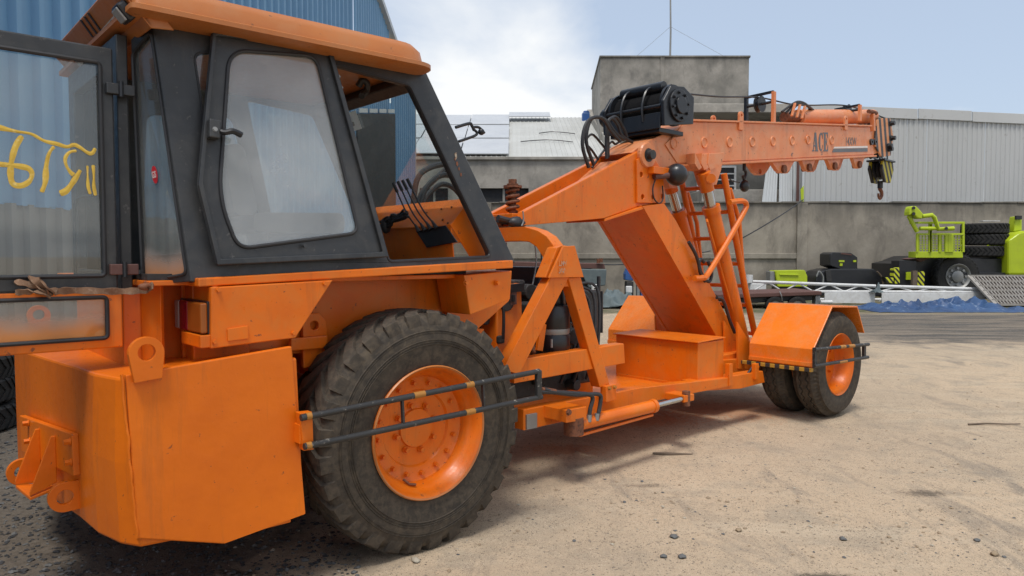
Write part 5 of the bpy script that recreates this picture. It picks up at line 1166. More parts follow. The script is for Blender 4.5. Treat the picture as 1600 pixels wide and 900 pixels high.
# single stones and scraps one can point at
def one_stone(px, py, s_, mat, label, flat=.5):
    p = gnd(px, py); r2_ = random.Random(px); mb = MB(); vs = stone_v((0, 0, s_*.2), s_, r2_)
    me = bpy.data.meshes.new('stone'); bm = bmesh.new(); [bm.verts.new(v) for v in vs]; bm.verts.ensure_lookup_table(); [bm.faces.new([bm.verts[i] for i in f]) for f in SF]
    bmesh.ops.subdivide_edges(bm, edges=bm.edges, cuts=2, use_grid_fill=True, smooth=.8)
    for v in bm.verts: v.co += V((noise.noise(v.co*40), noise.noise(v.co*40+V((5, 0, 0))), noise.noise(v.co*40+V((0, 5, 0)))))*s_*.12
    bmesh.ops.recalc_face_normals(bm, faces=bm.faces); bm.to_mesh(me); bm.free(); me.materials.append(M[mat]); me.polygons.foreach_set('use_smooth', [True]*len(me.polygons))
    o = bpy.data.objects.new('stone', me); COL.objects.link(o); o.location = (p.x, p.y, gh(p.x, p.y)); return props(o, label, 'stone', 'single stones on the sand')
one_stone(1554, 864, .033, 'stone_tan', 'rounded tan stone near the lower right corner of the yard')
one_stone(1154, 828, .030, 'stone_tan', 'flat brownish stone lying alone on the open sand')
one_stone(1317, 841, .028, 'stone_grey', 'grey stone right of centre in the foreground sand')
one_stone(1527, 843, .022, 'stone_grey', 'small grey stone just above the rounded tan stone')
one_stone(650, 877, .028, 'stone_pale', 'pale pebble at the foot of the big rear tyre')
one_stone(1053, 838, .034, 'stone_grey', 'broken grey stone in the foreground, upper of a close trio')
one_stone(1037, 868, .026, 'stone_grey', 'smaller grey stone at the lower left of the close trio')
one_stone(1066, 869, .030, 'stone_grey', 'light grey stone at the lower right of the close trio')
p = gnd(1050, 710); stk = MB().prism([(-.17, -.012), (-.05, -.022), (.16, -.012), (.18, .006), (.02, .016), (-.16, .010)], 0, .016, 'w').build('wood_splinter', 'wood', None, .003); stk.location = (p.x, p.y, gh(p.x, p.y)+.002); stk.rotation_euler = (0, .02, -.05)
props(stk, 'thin dark wood splinter lying on the sand behind the big tyre', 'splinter')
p = gnd(1556, 664); s2_ = MB().tube([V((-.28, 0, .012)), V((-.1, .015, .018)), V((.12, .0, .014)), V((.26, .02, .012))], .010, 7, r2=.006).build('twig', 'wood'); s2_.location = (p.x, p.y, gh(p.x, p.y)); props(s2_, 'thin dry twig on the sand at the right edge', 'twig')

# ------------------------------------------------------------------ corrugated sheets
def corr(p, q, z0, z1a, z1b, pitch=.25, depth=.045, rib=.28, side=1):
    """one ribbed sheet from p to q (plan points); its top may slope"""
    p, q = V((p[0], p[1], 0)), V((q[0], q[1], 0)); d = q-p; Ln = d.length; d.normalize(); nn = V((d.y, -d.x, 0))*side
    xs_, x = [(0, 0)], 0
    n_ = max(1, round(Ln/pitch)); pw = Ln/n_
    for k in range(n_):
        x0 = k*pw
        for fx, dz_ in ((.5-rib/2-.10, 0), (.5-rib/2, depth), (.5+rib/2, depth), (.5+rib/2+.10, 0)): xs_.append((x0+fx*pw, dz_))
    xs_.append((Ln, 0)); mb = MB(); vs = []
    for x, h_ in xs_:
        b = p+d*x+nn*h_; zt_ = z1a+(z1b-z1a)*x/Ln; vs += [V((b.x, b.y, z0)), V((b.x, b.y, zt_))]
    mb.add(vs, [(2*i, 2*i+2, 2*i+3, 2*i+1) for i in range(len(xs_)-1)]); return mb

# --- blue shed on the left, its long wall running away from us
WA, WB = V((-6.48, -2, 0)), V((-4.17, 31, 0))
def wpt(Y): t = (Y-WA.y)/(WB.y-WA.y); return WA.lerp(WB, t)
def wtop(Y): return 8.2+.37*min(31-Y, 15.5)-.37*max(0, 15.5-Y)
shed = thing('blue_shed', 'tall blue corrugated shed wall behind the crane cab', 'shed', wpt(14))
o_s = wpt(14)
def sh(mb, name, mat, parent=shed, bevel=0):
    mb.v = [tuple(V(v)-o_s) for v in mb.v]; return mb.build(name, mat, parent, bevel)
D0, D1 = 22.0, 26.9
Y = -2.0
while Y < 31-.01:
    Y2 = min(Y+1.1, 31)
    for a_, b_ in ((Y, Y2),):
        if b_ > D0+.05 and a_ < D1-.05:
            if a_ < D0: b_ = D0
            elif b_ > D1: a_ = D1
            else:
                sh(corr(wpt(a_), wpt(b_), 6.0, wtop(a_), wtop(b_), .275), 'wall_sheet', 'sheet_blue'); continue
        sh(corr(wpt(a_), wpt(b_), 0.0, 2.32, 2.32, .275, .06), 'skirt_sheet', 'sheet_dull')
        sh(corr(wpt(a_), wpt(b_), 2.30, wtop(a_), wtop(b_), .37, .085, .22), 'wall_sheet', 'sheet_blue')
    Y = Y2
dd = (WB-WA).normalized(); nrm = V((dd.y, -dd.x, 0))
a_, b_ = wpt(D0)+nrm*.16, wpt(D1)+nrm*.16
sd_ = sh(MB().slab([a_, b_, b_+V((0, 0, 6.95)), a_+V((0, 0, 6.0))], -nrm*.1), 'doorway_shade_panel', 'doorway_dark')  # flat dark panel standing in for the shaded doorway interior
for k in range(4):
    t0, t1 = .04+.25*k, .04+.25*k+.19; p, q = a_.lerp(b_, t0), a_.lerp(b_, t1); sh(MB().slab([p+V((0, 0, 6.03+.95*t0)), q+V((0, 0, 6.03+.95*t1)), q+V((0, 0, 6.16+.95*t1)), p+V((0, 0, 6.16+.95*t0))], -nrm*.03), 'painted_light_gap', 'white', shed)  # white-painted strips stand in for daylight through the gap above the doorway
for Yb in (D0, D1): sh(MB().bar(wpt(Yb)+nrm*.02, wpt(Yb)+nrm*.02+V((0, 0, 6.5)), .16, .30, (0, 1, 0)), 'door_post', 'sheet_blue')
sh(MB().bar(wpt(15.5)+nrm*.06+V((0, 0, wtop(15.5)+.05)), wpt(31.1)+nrm*.06+V((0, 0, wtop(31.1)+.05)), .25, .18), 'barge_board', 'sheet_white')
sh(MB().bar(wpt(31)+nrm*.03, wpt(31)+nrm*.03+V((0, 0, 8.2)), .12, .12, (0, 1, 0)), 'corner_trim', 'sheet_white')
sh(MB().slab([wpt(31)+V((0, .03, 0)), wpt(31)+V((-9, .03, 0)), wpt(31)+V((-9, .03, 8.2)), wpt(31)+V((0, .03, 8.2))], (0, .05, 0)), 'end_wall', 'sheet_blue')

# --- compound wall across the back
YW = 31.0
cwl = thing('compound_wall', 'long grey cement boundary wall with piers and recessed panels', 'wall', at(1100, 462, YW)*1.0)
cwl.location = (8.0, YW, 0); o_c = V((8.0, YW, 0))
def cwp(mb, name, mat='plaster_wall', bevel=0): mb.v = [tuple(V(v)-o_c) for v in mb.v]; return mb.build(name, mat, cwl, bevel)
def wx(px, Y=YW): return (px-800)/FPX*Y/ (1.0)*1.0
ztop_w = at(1400, 318, YW).z; zbeam = at(900, 400, YW).z
piers = [640, 760, 992, 1252, 1700]
for i in range(len(piers)-1):
    x0, x1 = at(piers[i], 400, YW).x, at(piers[i+1], 400, YW).x
    if piers[i] < 1250:
        cwp(MB().box(x0+.22, x1-.22, YW+.05, YW+.30, zbeam+.12, ztop_w-.002), 'wall_panel'); cwp(MB().box(x0+.22, x1-.22, YW+.02, YW+.30, 0, zbeam-.12), 'wall_panel'); cwp(MB().box(x0+.22, x1-.22, YW-.06, YW+.30, zbeam-.118, zbeam+.118), 'tie_beam', bevel=.02)
    else: cwp(MB().box(x0+.22, x1+6, YW+.02, YW+.30, 0, ztop_w), 'wall_panel', bevel=.03)
for px in piers[:-1]:
    x = at(px, 400, YW).x; cwp(MB().box(x-.22, x+.22, YW-.09, YW+.31, 0, ztop_w+.004), 'pier', bevel=.02)
random.seed(2)
cap = MB(); xx = at(640, 400, YW).x
while xx < at(1760, 400, YW).x:
    w_ = random.uniform(.5, 1.3); cwp(MB().box(xx, xx+w_-.01, YW-.02+random.uniform(-.02, .02), YW+.32, ztop_w+.006, ztop_w+.05+random.uniform(0, .05)), 'coping_block', bevel=.015); xx += w_

# --- building with the solar roof
YB = 33.0
sb = thing('solar_building', 'grey plastered building with rows of dusty solar panels on its roof', 'building', (0, YB, 0)); o_b = V((0, YB, 0))
def bpart(mb, name, mat, bevel=0, parent=sb): mb.v = [tuple(V(v)-o_b) for v in mb.v]; return mb.build(name, mat, parent, bevel)
xl, xr = at(560, 250, YB).x, at(972, 250, YB).x; ze = at(800, 250, YB).z
wins = [(656, 700), (748, 826)]
hl = []
for a, b in wins: hl.append([(at(a, 300, YB).x, at(a, 332, YB).z), (at(b, 300, YB).x, at(b, 332, YB).z), (at(b, 300, YB).x, at(b, 294, YB).z), (at(a, 300, YB).x, at(a, 294, YB).z)])
bpart(MB().prism([(xl, 0), (xr, 0), (xr, ze), (xl, ze)], YB, YB+.3, holes=hl), 'wall', 'plaster')
for a, b in wins:
    f_ = bpart(MB().box(at(a, 300, YB).x, at(b, 300, YB).x, YB+.2, YB+.25, at(a, 332, YB).z, at(a, 294, YB).z), 'window', 'shade')
    bpart(MB().box(at((a+b)/2, 300, YB).x-.05, at((a+b)/2, 300, YB).x+.05, YB+.13, YB+.197, at(a, 332, YB).z, at(a, 294, YB).z), 'mullion', 'plaster', parent=f_)
bpart(MB().box(xl, xr, YB-.12, YB+.3, ze-.0, ze+.14), 'eave_beam', 'plaster', .02)
bpart(MB().box(xr-.4, xr, YB+.31, YB+12, 0, ze), 'side_wall', 'plaster')
# sloping roof plane
re0, re1 = V((xl, YB+.25, ze+.12)), V((xl, YB+11, at(800, 184, YB+11).z))
rs = (re1-re0); rl = rs.length; rd = rs.normalized(); rn_ = V((1, 0, 0)).cross(rd).normalized()
xw = at(905, 250, YB+1).x
def rp(x, s_, h_=0): return V((x, re0.y, re0.z))+rd*s_+rn_*h_
rf = bpart(MB().slab([rp(xl, 0), rp(xr-.2, 0), rp(xr-.2, rl), rp(xl, rl)], -rn_*.08), 'roof', 'roofsheet')
xx = at(690, 250, YB).x
while xx < xr-.3:
    mb = MB(); mb.slab([rp(xx, .02, .003), rp(xx+.93, .02, .003), rp(xx+.93, rl, .003), rp(xx, rl, .003)], rn_*.012)
    for k in range(4): mb.bar(rp(xx+.1+.24*k, .02, .03), rp(xx+.1+.24*k, rl, .03), .05, .035, tuple(rn_))
    bpart(mb, 'roof_sheet', 'roofsheet', parent=rf); xx += .95
for s_ in ():
    for x0 in (at(868, 250, YB).x, at(900, 250, YB).x): bpart(MB().slab([rp(x0, s_-.6, .06), rp(x0+.35, s_-.6, .06), rp(x0+.35, s_+.5, .06), rp(x0, s_+.5, .06)], rn_*.02), 'patch', 'plaster', parent=rf)
rows = [(.15, .29), (.36, .62), (.69, .985)]
limits = [805, 806, 800]
rnd = random.Random(8)
for ri, (s0, s1) in enumerate([(.02, .31), (.36, .66), (.71, .97)]):
    x = xl+.1; pw = 2.25
    while True:
        xe = x+pw
        ex = at(limits[ri], 250, YB+rl*.9*(s0+s1)/2).x
        if xe > ex+.6: break
        h0 = .14+rnd.uniform(-.02, .02)
        bpart(MB().slab([rp(x, s0*rl, h0), rp(xe-.05, s0*rl, h0), rp(xe-.05, s1*rl, h0+.06), rp(x, s1*rl, h0+.06)], rn_*.04), 'solar_panel', 'solar', parent=rf); x = xe
x0 = at(838, 190, YB+10).x; bpart(MB().slab([rp(x0-1.6, .86*rl, .3), rp(x0+.8, .86*rl, .3), rp(x0+.8, .97*rl, .35), rp(x0-1.6, .97*rl, .35)], rn_*.04), 'solar_panel', 'solar', parent=rf)
bpart(MB().slab([rp(xr-.45, -.1, 0), rp(xr+.1, -.1, 0), rp(xr+.1, rl+.3, 0), rp(xr-.45, rl+.3, 0)], rn_*.45), 'parapet', 'plaster', .03, rf)
for k in range(2): bpart(MB().hose([rp(x0-1+k, (.3+.2*k)*rl, .1), rp(x0+.4+k*.4, (.33+.2*k)*rl, .12), rp(x0+1.6+k*.3, (.29+.2*k)*rl, .1)], .025, 6), 'roof_cable', 'black', parent=rf)

# --- tank house with mast
YT = 37.0
tank = thing('tank_house', 'square cement water tank tower with flat roof and slab ledge', 'building', (at(1050, 200, YT).x, YT, 0)); o_t = V((at(1050, 200, YT).x, YT, 0))
def tp(mb, name, mat='plaster_tank', bevel=0, parent=tank): mb.v = [tuple(V(v)-o_t) for v in mb.v]; return mb.build(name, mat, parent, bevel)
fl, fr_ = at(938, 90, YT), at(1171, 85, YT)
bk_ = V((at(925, 100, YT+7).x, YT+7, 0)); zt_ = fl.z
pl_ = [(fl.x, YT), (fr_.x, YT+.0), (fr_.x+.5, YT+7), (bk_.x, YT+7)]
body = tp(MB().prism(pl_, 0, zt_, 'w'), 'tank_wall', bevel=.06)
tp(MB().prism([(fl.x-.05, YT-.05), (fr_.x+.05, YT-.05), (fr_.x+.55, YT+7.05), (bk_.x-.05, YT+7.05)], zt_+.002, zt_+.10, 'w'), 'roof_slab', bevel=.02)
tp(MB().box(at(1035, 90, YT).x-.10, at(1035, 90, YT).x+.10, YT-.04, YT-.005, at(1035, 175, YT).z, zt_), 'joint_rib')
tp(MB().prism([(at(1070, 165, YT-2).x, YT-2.2), (at(1236, 165, YT-2).x, YT-2.2), (at(1250, 165, YT-2).x, YT-.1), (at(1070, 165, YT-2).x, YT-.1)], at(1150, 177, YT-2).z, at(1150, 163, YT-2).z, 'w'), 'ledge_slab', 'plaster', .03)
tp(MB().box(at(1165, 200, YT).x, at(1252, 200, YT).x, YT-.4, YT+3, 0, at(1150, 176, YT-.4).z), 'wing_wall', 'plaster_tank')
wz0, wz1 = at(1130, 318, YT-.6).z, at(1130, 262, YT-.6).z; wx0, wx1 = at(1092, 290, YT-.6).x, at(1147, 290, YT-.6).x
tp(MB().box(at(985, 200, YT).x, at(1164, 200, YT).x, YT-.5, YT-.05, 0, at(1150, 240, YT-.5).z), 'porch_wall', 'plaster_tank')
wn_ = tp(MB().box(wx0, wx1, YT-.56, YT-.51, wz0, wz1), 'window', 'shade')
tp(MB().prism([(wx0-.1, wz0-.1), (wx1+.1, wz0-.1), (wx1+.1, wz1+.1), (wx0-.1, wz1+.1)], YT-.62, YT-.515, holes=[[(wx0, wz0), (wx1, wz0), (wx1, wz1), (wx0, wz1)]]), 'window_frame', 'white', parent=wn_)
for k in range(1, 6): tp(MB().box(wx0, wx1, YT-.60, YT-.565, wz0+(wz1-wz0)*k/6-.03, wz0+(wz1-wz0)*k/6+.03), 'grille_bar', 'white', parent=wn_)
tp(MB().box(at(1080, 330, YT-1).x, at(1236, 330, YT-1).x, YT-3.0, YT-.62, 0, at(1180, 296, YT-3).z), 'low_block', 'plaster', .03)
p = at(1047, 88, YT+1); mast = thing('antenna_mast', 'thin steel mast with guy wires standing on the tank house roof', 'mast', (p.x, YT+1, zt_+.1))
MB().tube([V((0, 0, 0)), V((.02, 0, 1.5)), V((-.03, 0, 4.2))], .055, 8, r2=.04).build('pole', 'galv', mast)
for (dx_, dy_) in ((-1.9, -.8), (2.6, -.8), (.6, 3)): MB().tube([V((0, 0, 1.75)), V((dx_, dy_, 0))], .008, 5).build('guy_wire', 'galv', mast)
MB().tube([V((.05, 0, .02)), V((.35, -.1, .25))], .04, 6).build('stub', 'galv', mast)
p = at(916, 182, YB+10); bt = MB().box(p.x-.25, p.x+.25, p.y-.2, p.y+.2, p.z-1.2, p.z+.2).lathe([(.18, 0), (.18, .12), (.001, .12)], (p.x, p.y, p.z+.2), (0, 0, 1), 16).build('water_drum', 'blue_mach', None, .05, org=(p.x, p.y, p.z-1.2)); props(bt, 'small blue water drum on the roof beside the tank house', 'drum')

# --- grey corrugated shed on the right, over the wall
gs = thing('grey_shed', 'long light grey corrugated shed above the boundary wall', 'shed', (20, 34, 0)); o_g = V((20, 34, 0))
def gp_(mb, name, mat, bevel=0): mb.v = [tuple(V(v)-o_g) for v in mb.v]; return mb.build(name, mat, gs, bevel)
gA, gB = at(1256, 200, 33), at(1900, 200, 37.5); zg = at(1375, 182, 33.7).z
nS = 22
rnd = random.Random(4)
for k in range(nS):
    a, b = gA.lerp(gB, k/nS), gA.lerp(gB, (k+1)/nS); dz_ = rnd.uniform(-.03, .03); gp_(corr((a.x, a.y+rnd.uniform(-.02, .02)), (b.x, b.y), 3.2, zg+dz_, zg+dz_, .24, .04), 'wall_sheet', 'sheet_grey')
nT = 8
for k in range(nT):
    a, b = gA.lerp(gB, k/nT), gA.lerp(gB, (k+1)/nT-.002); jz = rnd.uniform(-.02, .02)
    gp_(MB().slab([V((a.x, a.y-.12, zg-.06+jz)), V((b.x, b.y-.12, zg-.06+jz)), V((b.x, b.y-.10, zg+.42+jz)), V((a.x, a.y-.10, zg+.42+jz))], (0, .06, 0)), 'ridge_flashing', 'sheet_grey', .01)
gp_(corr((gA.x, gA.y+.02), (gA.x+.6, gA.y+9), 3.2, zg, zg, .24, .04, side=-1), 'end_sheet', 'sheet_grey')
gp_(MB().bar(V((gA.x-.02, gA.y-.05, 3.4)), V((gA.x-.02, gA.y-.05, zg)), .1, .1, (0, 1, 0)), 'corner_trim', 'sheet_white')
# leaning pale sheets in the gap, red pipe
ls = thing('leaning_sheets', 'pale ribbed roofing sheets standing between the tank house and the grey shed', 'sheet', at(1222, 340, 33.5)); o_l = V(ls.location)
for (xa, xb, xc, xd) in ((1190, 1213, 1199, 1216), (1217, 1238, 1218, 1238), (1239, 1254, 1239, 1254)):
    a0, a1, b0_, b1_ = at(xa, 320, 33.4), at(xb, 320, 33.4), at(xc, 250, 33.9), at(xd, 250, 33.9); mb = MB()
    mb.slab([a0, a1, b1_, b0_], (0, .01, 0)); n_ = 5
    for k in range(n_): t_ = (k+.5)/n_; mb.bar(a0.lerp(a1, t_)+V((0, -.02, 0)), b0_.lerp(b1_, t_)+V((0, -.02, 0)), .06, .04, (0, 1, 0))
    mb.v = [tuple(V(v)-o_l) for v in mb.v]; mb.build('sheet', 'sheet_white', ls)
p = at(1246, 320, 33.0); rp_ = MB().tube([p, at(1247, 250, 33.0)], .07, 8).build('red_pipe', 'brown', None, org=p); props(rp_, 'thin reddish pipe standing at the corner of the grey shed', 'pipe')
p = at(1253, 310, 32.7); fg_ = MB().slab([at(1251, 296, 32.7), at(1256, 290, 32.7), at(1256, 316, 32.7), at(1252, 316, 32.7)], (0, .03, 0)).build('cloth_scrap', 'lime', None, org=p); props(fg_, 'small yellow-green cloth scrap by the grey shed corner', 'cloth')
# cables
ca = MB().tube(spline([at(1160, 372, 27), at(1195, 352, 28), at(1230, 330, 29.5), at(1255, 312, 31)], 6), .022, 6).build('power_cable', 'black', None, org=at(1160, 372, 27)); props(ca, 'black cable slanting up to the boundary wall by the ladder', 'cable')
ca = MB().tube(spline([at(880, 408, 30.8), at(930, 413, 30.7), at(1000, 411, 30.8), at(1110, 392, 30.8)], 6), .03, 6).build('wall_cable', 'black', None, org=at(880, 408, 30.8)); props(ca, 'black cable sagging along the wall behind the A-frame', 'cable')

# ------------------------------------------------------------------ yard clutter along the wall
def loc_thing(name, label, cat, px, py, Y, group=None):
    p = at(px, py, Y); p.z = 0; t = thing(name, label, cat, p, 0, group); t['_o'] = 0; del t['_o']
    def add(mb, nm, mat, bevel=0, parent=None):
        mb.v = [tuple(V(v)-p) for v in mb.v]; return mb.build(nm, mat, parent or t, bevel)
    return t, add
def pbox(x0, x1, y0, y1, Y, depth):    # front outline in pixels on the plane Y, real depth behind it
    a, b = at(x0, y1, Y), at(x1, y0, Y); return MB().box(a.x, b.x, Y, Y+depth, max(0, a.z), b.z)
def ppoly(pts, Y, depth, holes=()):
    f_ = lambda l: [(at(x, y, Y).x, at(x, y, Y).z) for x, y in l]
    return MB().prism(f_(pts), Y, Y+depth, holes=[f_(h) for h in holes])
def big_tyre(c, r, w_, ax, mb=None):
    """chevron tyre about axis ax"""
    mb = mb or MB(); c = V(c); ax = V(ax)
    rb = r*.56; mb.lathe([(rb, .08*w_), (r*.75, 0), (r*.93, .04*w_), (r*.97, .12*w_), (r*.97, .88*w_), (r*.93, .96*w_), (r*.75, w_), (rb, .92*w_)], c, ax, 48, close=True)
    a = V((1, 0, 0)) if abs(ax.x) < .9 else V((0, 1, 0)); b = ax.cross(a)
    for k in range(30):
        for sd_ in (0, 1):
            vs = []
            for f_, sh_ in ((.02, 0), (.12, .0), (.52, .9)):
                h_ = (f_ if sd_ == 0 else 1-f_)*w_
                for e in (-.24, .24):
                    for rr in (r*.93, r*(1.0 if f_ > .05 else .95)):
                        t = 2*math.pi*(k+sh_+e)/30; vs.append(c+ax*h_+(a*math.cos(t)+b*math.sin(t))*rr)
            mb.add(vs, [(0, 1, 3, 2), (1, 5, 7, 3), (5, 9, 11, 7), (0, 4, 5, 1), (4, 8, 9, 5), (2, 3, 7, 6), (6, 7, 11, 10), (8, 10, 11, 9)])
    return mb
# --- lime crane carrier at the right
YL = 28.3
lc_, A = loc_thing('lime_crane_carrier', 'lime and black crane carrier with big tyres parked along the wall', 'crane', 1500, 467, YL)
A(ppoly([(1403, 412), (1420, 408), (1440, 400), (1600, 398), (1640, 398), (1640, 448), (1403, 448)], YL+.6, 2.2), 'chassis', 'black', .03)
A(pbox(1508, 1640, 404, 440, YL+.3, .3), 'side_tank', 'black', .02)
A(pbox(1500, 1590, 426, 430, YL+.1, .4), 'running_board', 'black', .01)
def lw(px, py, Y, r_):
    c = at(px, py, Y); r_root = bpy.data.objects.new('wheel', None); COL.objects.link(r_root); r_root.parent = lc_
    A(big_tyre(c, r_, .5, (0, 1, 0)), 'tyre', 'tyre_dark', parent=r_root)
    A(MB().lathe([(r_*.58, .02), (r_*.56, .0), (r_*.50, .03), (r_*.46, .12), (r_*.30, .16), (r_*.26, .05), (r_*.15, .02), (.001, .02)], c, (0, 1, 0), 36), 'rim', 'galv', parent=r_root)
    for k in range(8): t = k*math.pi/4; A(MB().disc(c+V((r_*.38*math.cos(t), .10, r_*.38*math.sin(t))), (0, -1, 0), .05, .05, 8), 'wheel_nut', 'galv', parent=r_root)
lw(1498, 432, YL, .86); lw(1475, 430, YL+.75, .82); lw(1640, 432, YL, .86)
og = A(pbox(1404, 1432, 407, 446, YL-.1, .6), 'outrigger_box', 'black', .02)
A(ppoly([(1397, 420), (1405, 418), (1406, 443), (1396, 443)], YL-.16, .3), 'hazard_board', 'haz_lime', parent=og); A(ppoly([(1436, 424), (1445, 424), (1444, 447), (1433, 447)], YL-.3, .25), 'hazard_board', 'haz_lime', parent=og)
A(ppoly([(1382, 433), (1398, 434), (1398, 443), (1386, 441)], YL-.16, .3), 'hazard_foot', 'haz_lime', parent=og)
A(pbox(1416, 1425, 425, 437, YL-.16, .05), 'lime_plate', 'lime', parent=og); A(pbox(1426, 1434, 423, 452, YL-.5, .15), 'timber_prop', 'wood', parent=og)
A(ppoly([(1429, 405), (1443, 402), (1455, 403), (1440, 409)], YL-.05, 1.0), 'pad', 'brown', .01)
A(ppoly([(1576, 376), (1590, 366), (1612, 360), (1640, 360), (1640, 430), (1576, 430)], YL-.1, 1.2), 'counterweight_housing', 'lime', .08)
A(ppoly([(1566, 384), (1572, 374), (1592, 362), (1605, 360), (1590, 372), (1577, 384), (1575, 392), (1566, 392)], YL+.3, 1.0), 'curved_cover', 'lime', .05)
A(ppoly([(1584, 362), (1588, 338), (1597, 338), (1597, 360)], YL+.6, .4), 'jib_stub', 'lime', .03); A(pbox(1588, 1597, 337, 343, YL+.5, .1), 'jib_pin', 'black')
# three tyres stacked on the carrier
for k, (y0, xo, lab) in enumerate(((392, 0, 'bottom of the three big tyres stacked on the lime carrier'), (374, 3, 'middle of the three big tyres stacked on the lime carrier'), (357, 2, 'top of the three big tyres stacked on the lime carrier'))):
    p = at(1536+xo, y0+9, YL+.9); o = big_tyre((0, 0, 0), .84, .43, (0, 0, 1)).build('stacked_tyre', 'tyre_dark'); o.location = p; props(o, lab, 'tyre', 'tyres stacked on the carrier')
p = at(1536, 349, YL+.9); o = MB().slab([V((-.35, -.1, 0)), V((.35, -.1, 0)), V((.3, .2, 0)), V((-.3, .2, 0))], (0, 0, .03)).build('white_board', 'white'); o.location = p+V((0, -.4, .06)); props(o, 'white board lying on top of the tyre stack', 'board')
# --- lime work basket standing on the carrier
YK = 27.9
bk1, A = loc_thing('work_basket', 'lime green mesh work basket with folded arm beside the stacked tyres', 'basket', 1468, 403, YK); zfl = at(1468, 402, YK).z
def kbar(a, b, w_=.08, Y=YK, nm='rail', d=.08): return A(MB().bar(at(*a, Y), at(*b, Y), d, w_, (0, 1, 0)), nm, 'lime', .01)
A(pbox(1431, 1505, 393, 403, YK, .55), 'floor_pan', 'lime', .02)
for Y in (YK, YK+.5):
    kbar((1432, 366), (1506, 366), .08, Y, 'mid_rail'); kbar((1433, 348), (1507, 348), .07, Y, 'top_rail')
    for x in (1433, 1453, 1468, 1482, 1505): kbar((x, 349 if x > 1500 or x == 1453 else 366), (x, 394), .12 if x in (1453, 1482) else .07, Y, 'post')
    for k in range(14): A(MB().bar(at(1436+k*5, 367, Y+.02), at(1436+k*5, 393, Y+.02), .024, .024, (0, 1, 0)), 'mesh_wire', 'lime')
    for k in range(6): A(MB().bar(at(1433, 370+k*4, Y+.02), at(1505, 370+k*4, Y+.02), .024, .024), 'mesh_wire', 'lime')
for x in (1433, 1506): A(MB().bar(at(x, 348, YK), at(x, 348, YK)+V((0, .5, 0)), .07, .07), 'side_rail', 'lime', .01)
A(ppoly([(1477, 366), (1490, 366), (1490, 394), (1477, 394)], YK-.05, .06), 'gate_panel', 'lime', .01); A(pbox(1452, 1457, 350, 394, YK-.06, .1), 'gate_post', 'lime', .01)
A(MB().tube([at(1433, 362, YK-.1), at(1420, 338, YK-.1), at(1423, 335, YK-.1)], .08, 10), 'arm', 'lime'); A(MB().tube([at(1437, 357, YK-.15), at(1462, 357, YK-.15)], .075, 10), 'arm', 'lime')
A(MB().tube([at(1441, 338, YK-.2), at(1456, 336, YK-.2), at(1460, 340, YK-.2), at(1466, 358, YK-.2), at(1490, 357, YK-.2)], .085, 10), 'arm', 'lime')
A(ppoly([(1422, 326), (1424, 322), (1432, 322), (1438, 328), (1443, 334), (1441, 342), (1434, 341), (1427, 334), (1421, 337), (1421, 331)], YK-.35, .4), 'arm_head', 'lime', .04)
for (x, y) in ((1427, 325), (1427, 334), (1478, 357)): A(MB().disc(at(x, y, YK-.37), (0, -1, 0), .06, .04, 12), 'pin', 'black')
# --- black machine cover and box with yellow decals
bm_, A = loc_thing('black_machine', 'low black machine housing standing against the wall', 'machine', 1325, 460, 29)
A(ppoly([(1275, 432), (1283, 424), (1300, 420), (1366, 420), (1376, 430), (1380, 447), (1380, 462), (1272, 462)], 29, 1.4), 'housing', 'black', .05)
A(ppoly([(1290, 423), (1298, 421), (1300, 440), (1292, 440)], 28.9, .1), 'vent_panel', 'mech', .01)
A(MB().hose([at(1276, 432, 28.8), at(1280, 424, 28.8), at(1286, 432, 28.8), at(1286, 442, 28.8)], .03, 6), 'hand_loop', 'galv')
A(MB().hose([at(1370, 424, 28.8), at(1377, 432, 28.8), at(1380, 446, 28.8)], .03, 6), 'edge_pipe', 'wood')
bx_, A = loc_thing('black_box', 'black box with yellow decals standing on the black machine housing', 'box', 1318, 422, 29.2)
A(ppoly([(1297, 397), (1302, 394), (1330, 395), (1340, 402), (1340, 420), (1313, 421), (1297, 415)], 29.2, 1.0), 'case', 'black', .03)
for r_ in ((1311, 1319.5, 406.5, 409.5), (1333.5, 1338, 406.5, 409.5), (1312.5, 1316.5, 411.5, 415.5)): A(pbox(*r_, 29.16, .04), 'decal', 'lime')
A(ppoly([(1316, 395), (1331, 397), (1331, 399), (1314, 397)], 29.17, .03), 'rust_mark', 'brown'); A(pbox(1312, 1340, 419, 424, 29.12, .3), 'foot', 'black', .01)
# --- lime panel box
lb_, A = loc_thing('lime_cabinet', 'small lime green cabinet behind the white lattice boom', 'cabinet', 1235, 462, 29)
A(ppoly([(1211, 423), (1258, 422), (1262, 432), (1262, 448), (1215, 448)], 29, .7), 'body', 'lime', .04); A(ppoly([(1218, 428), (1248, 428), (1248, 431), (1219, 430)], 28.95, .05), 'raised_panel', 'lime', .02)
A(pbox(1203, 1211, 424, 446, 29.1, .5), 'side_bracket', 'galv', .02); A(pbox(1212, 1262, 447.5, 462, 29.2, .5), 'support_frame', 'black', .02)
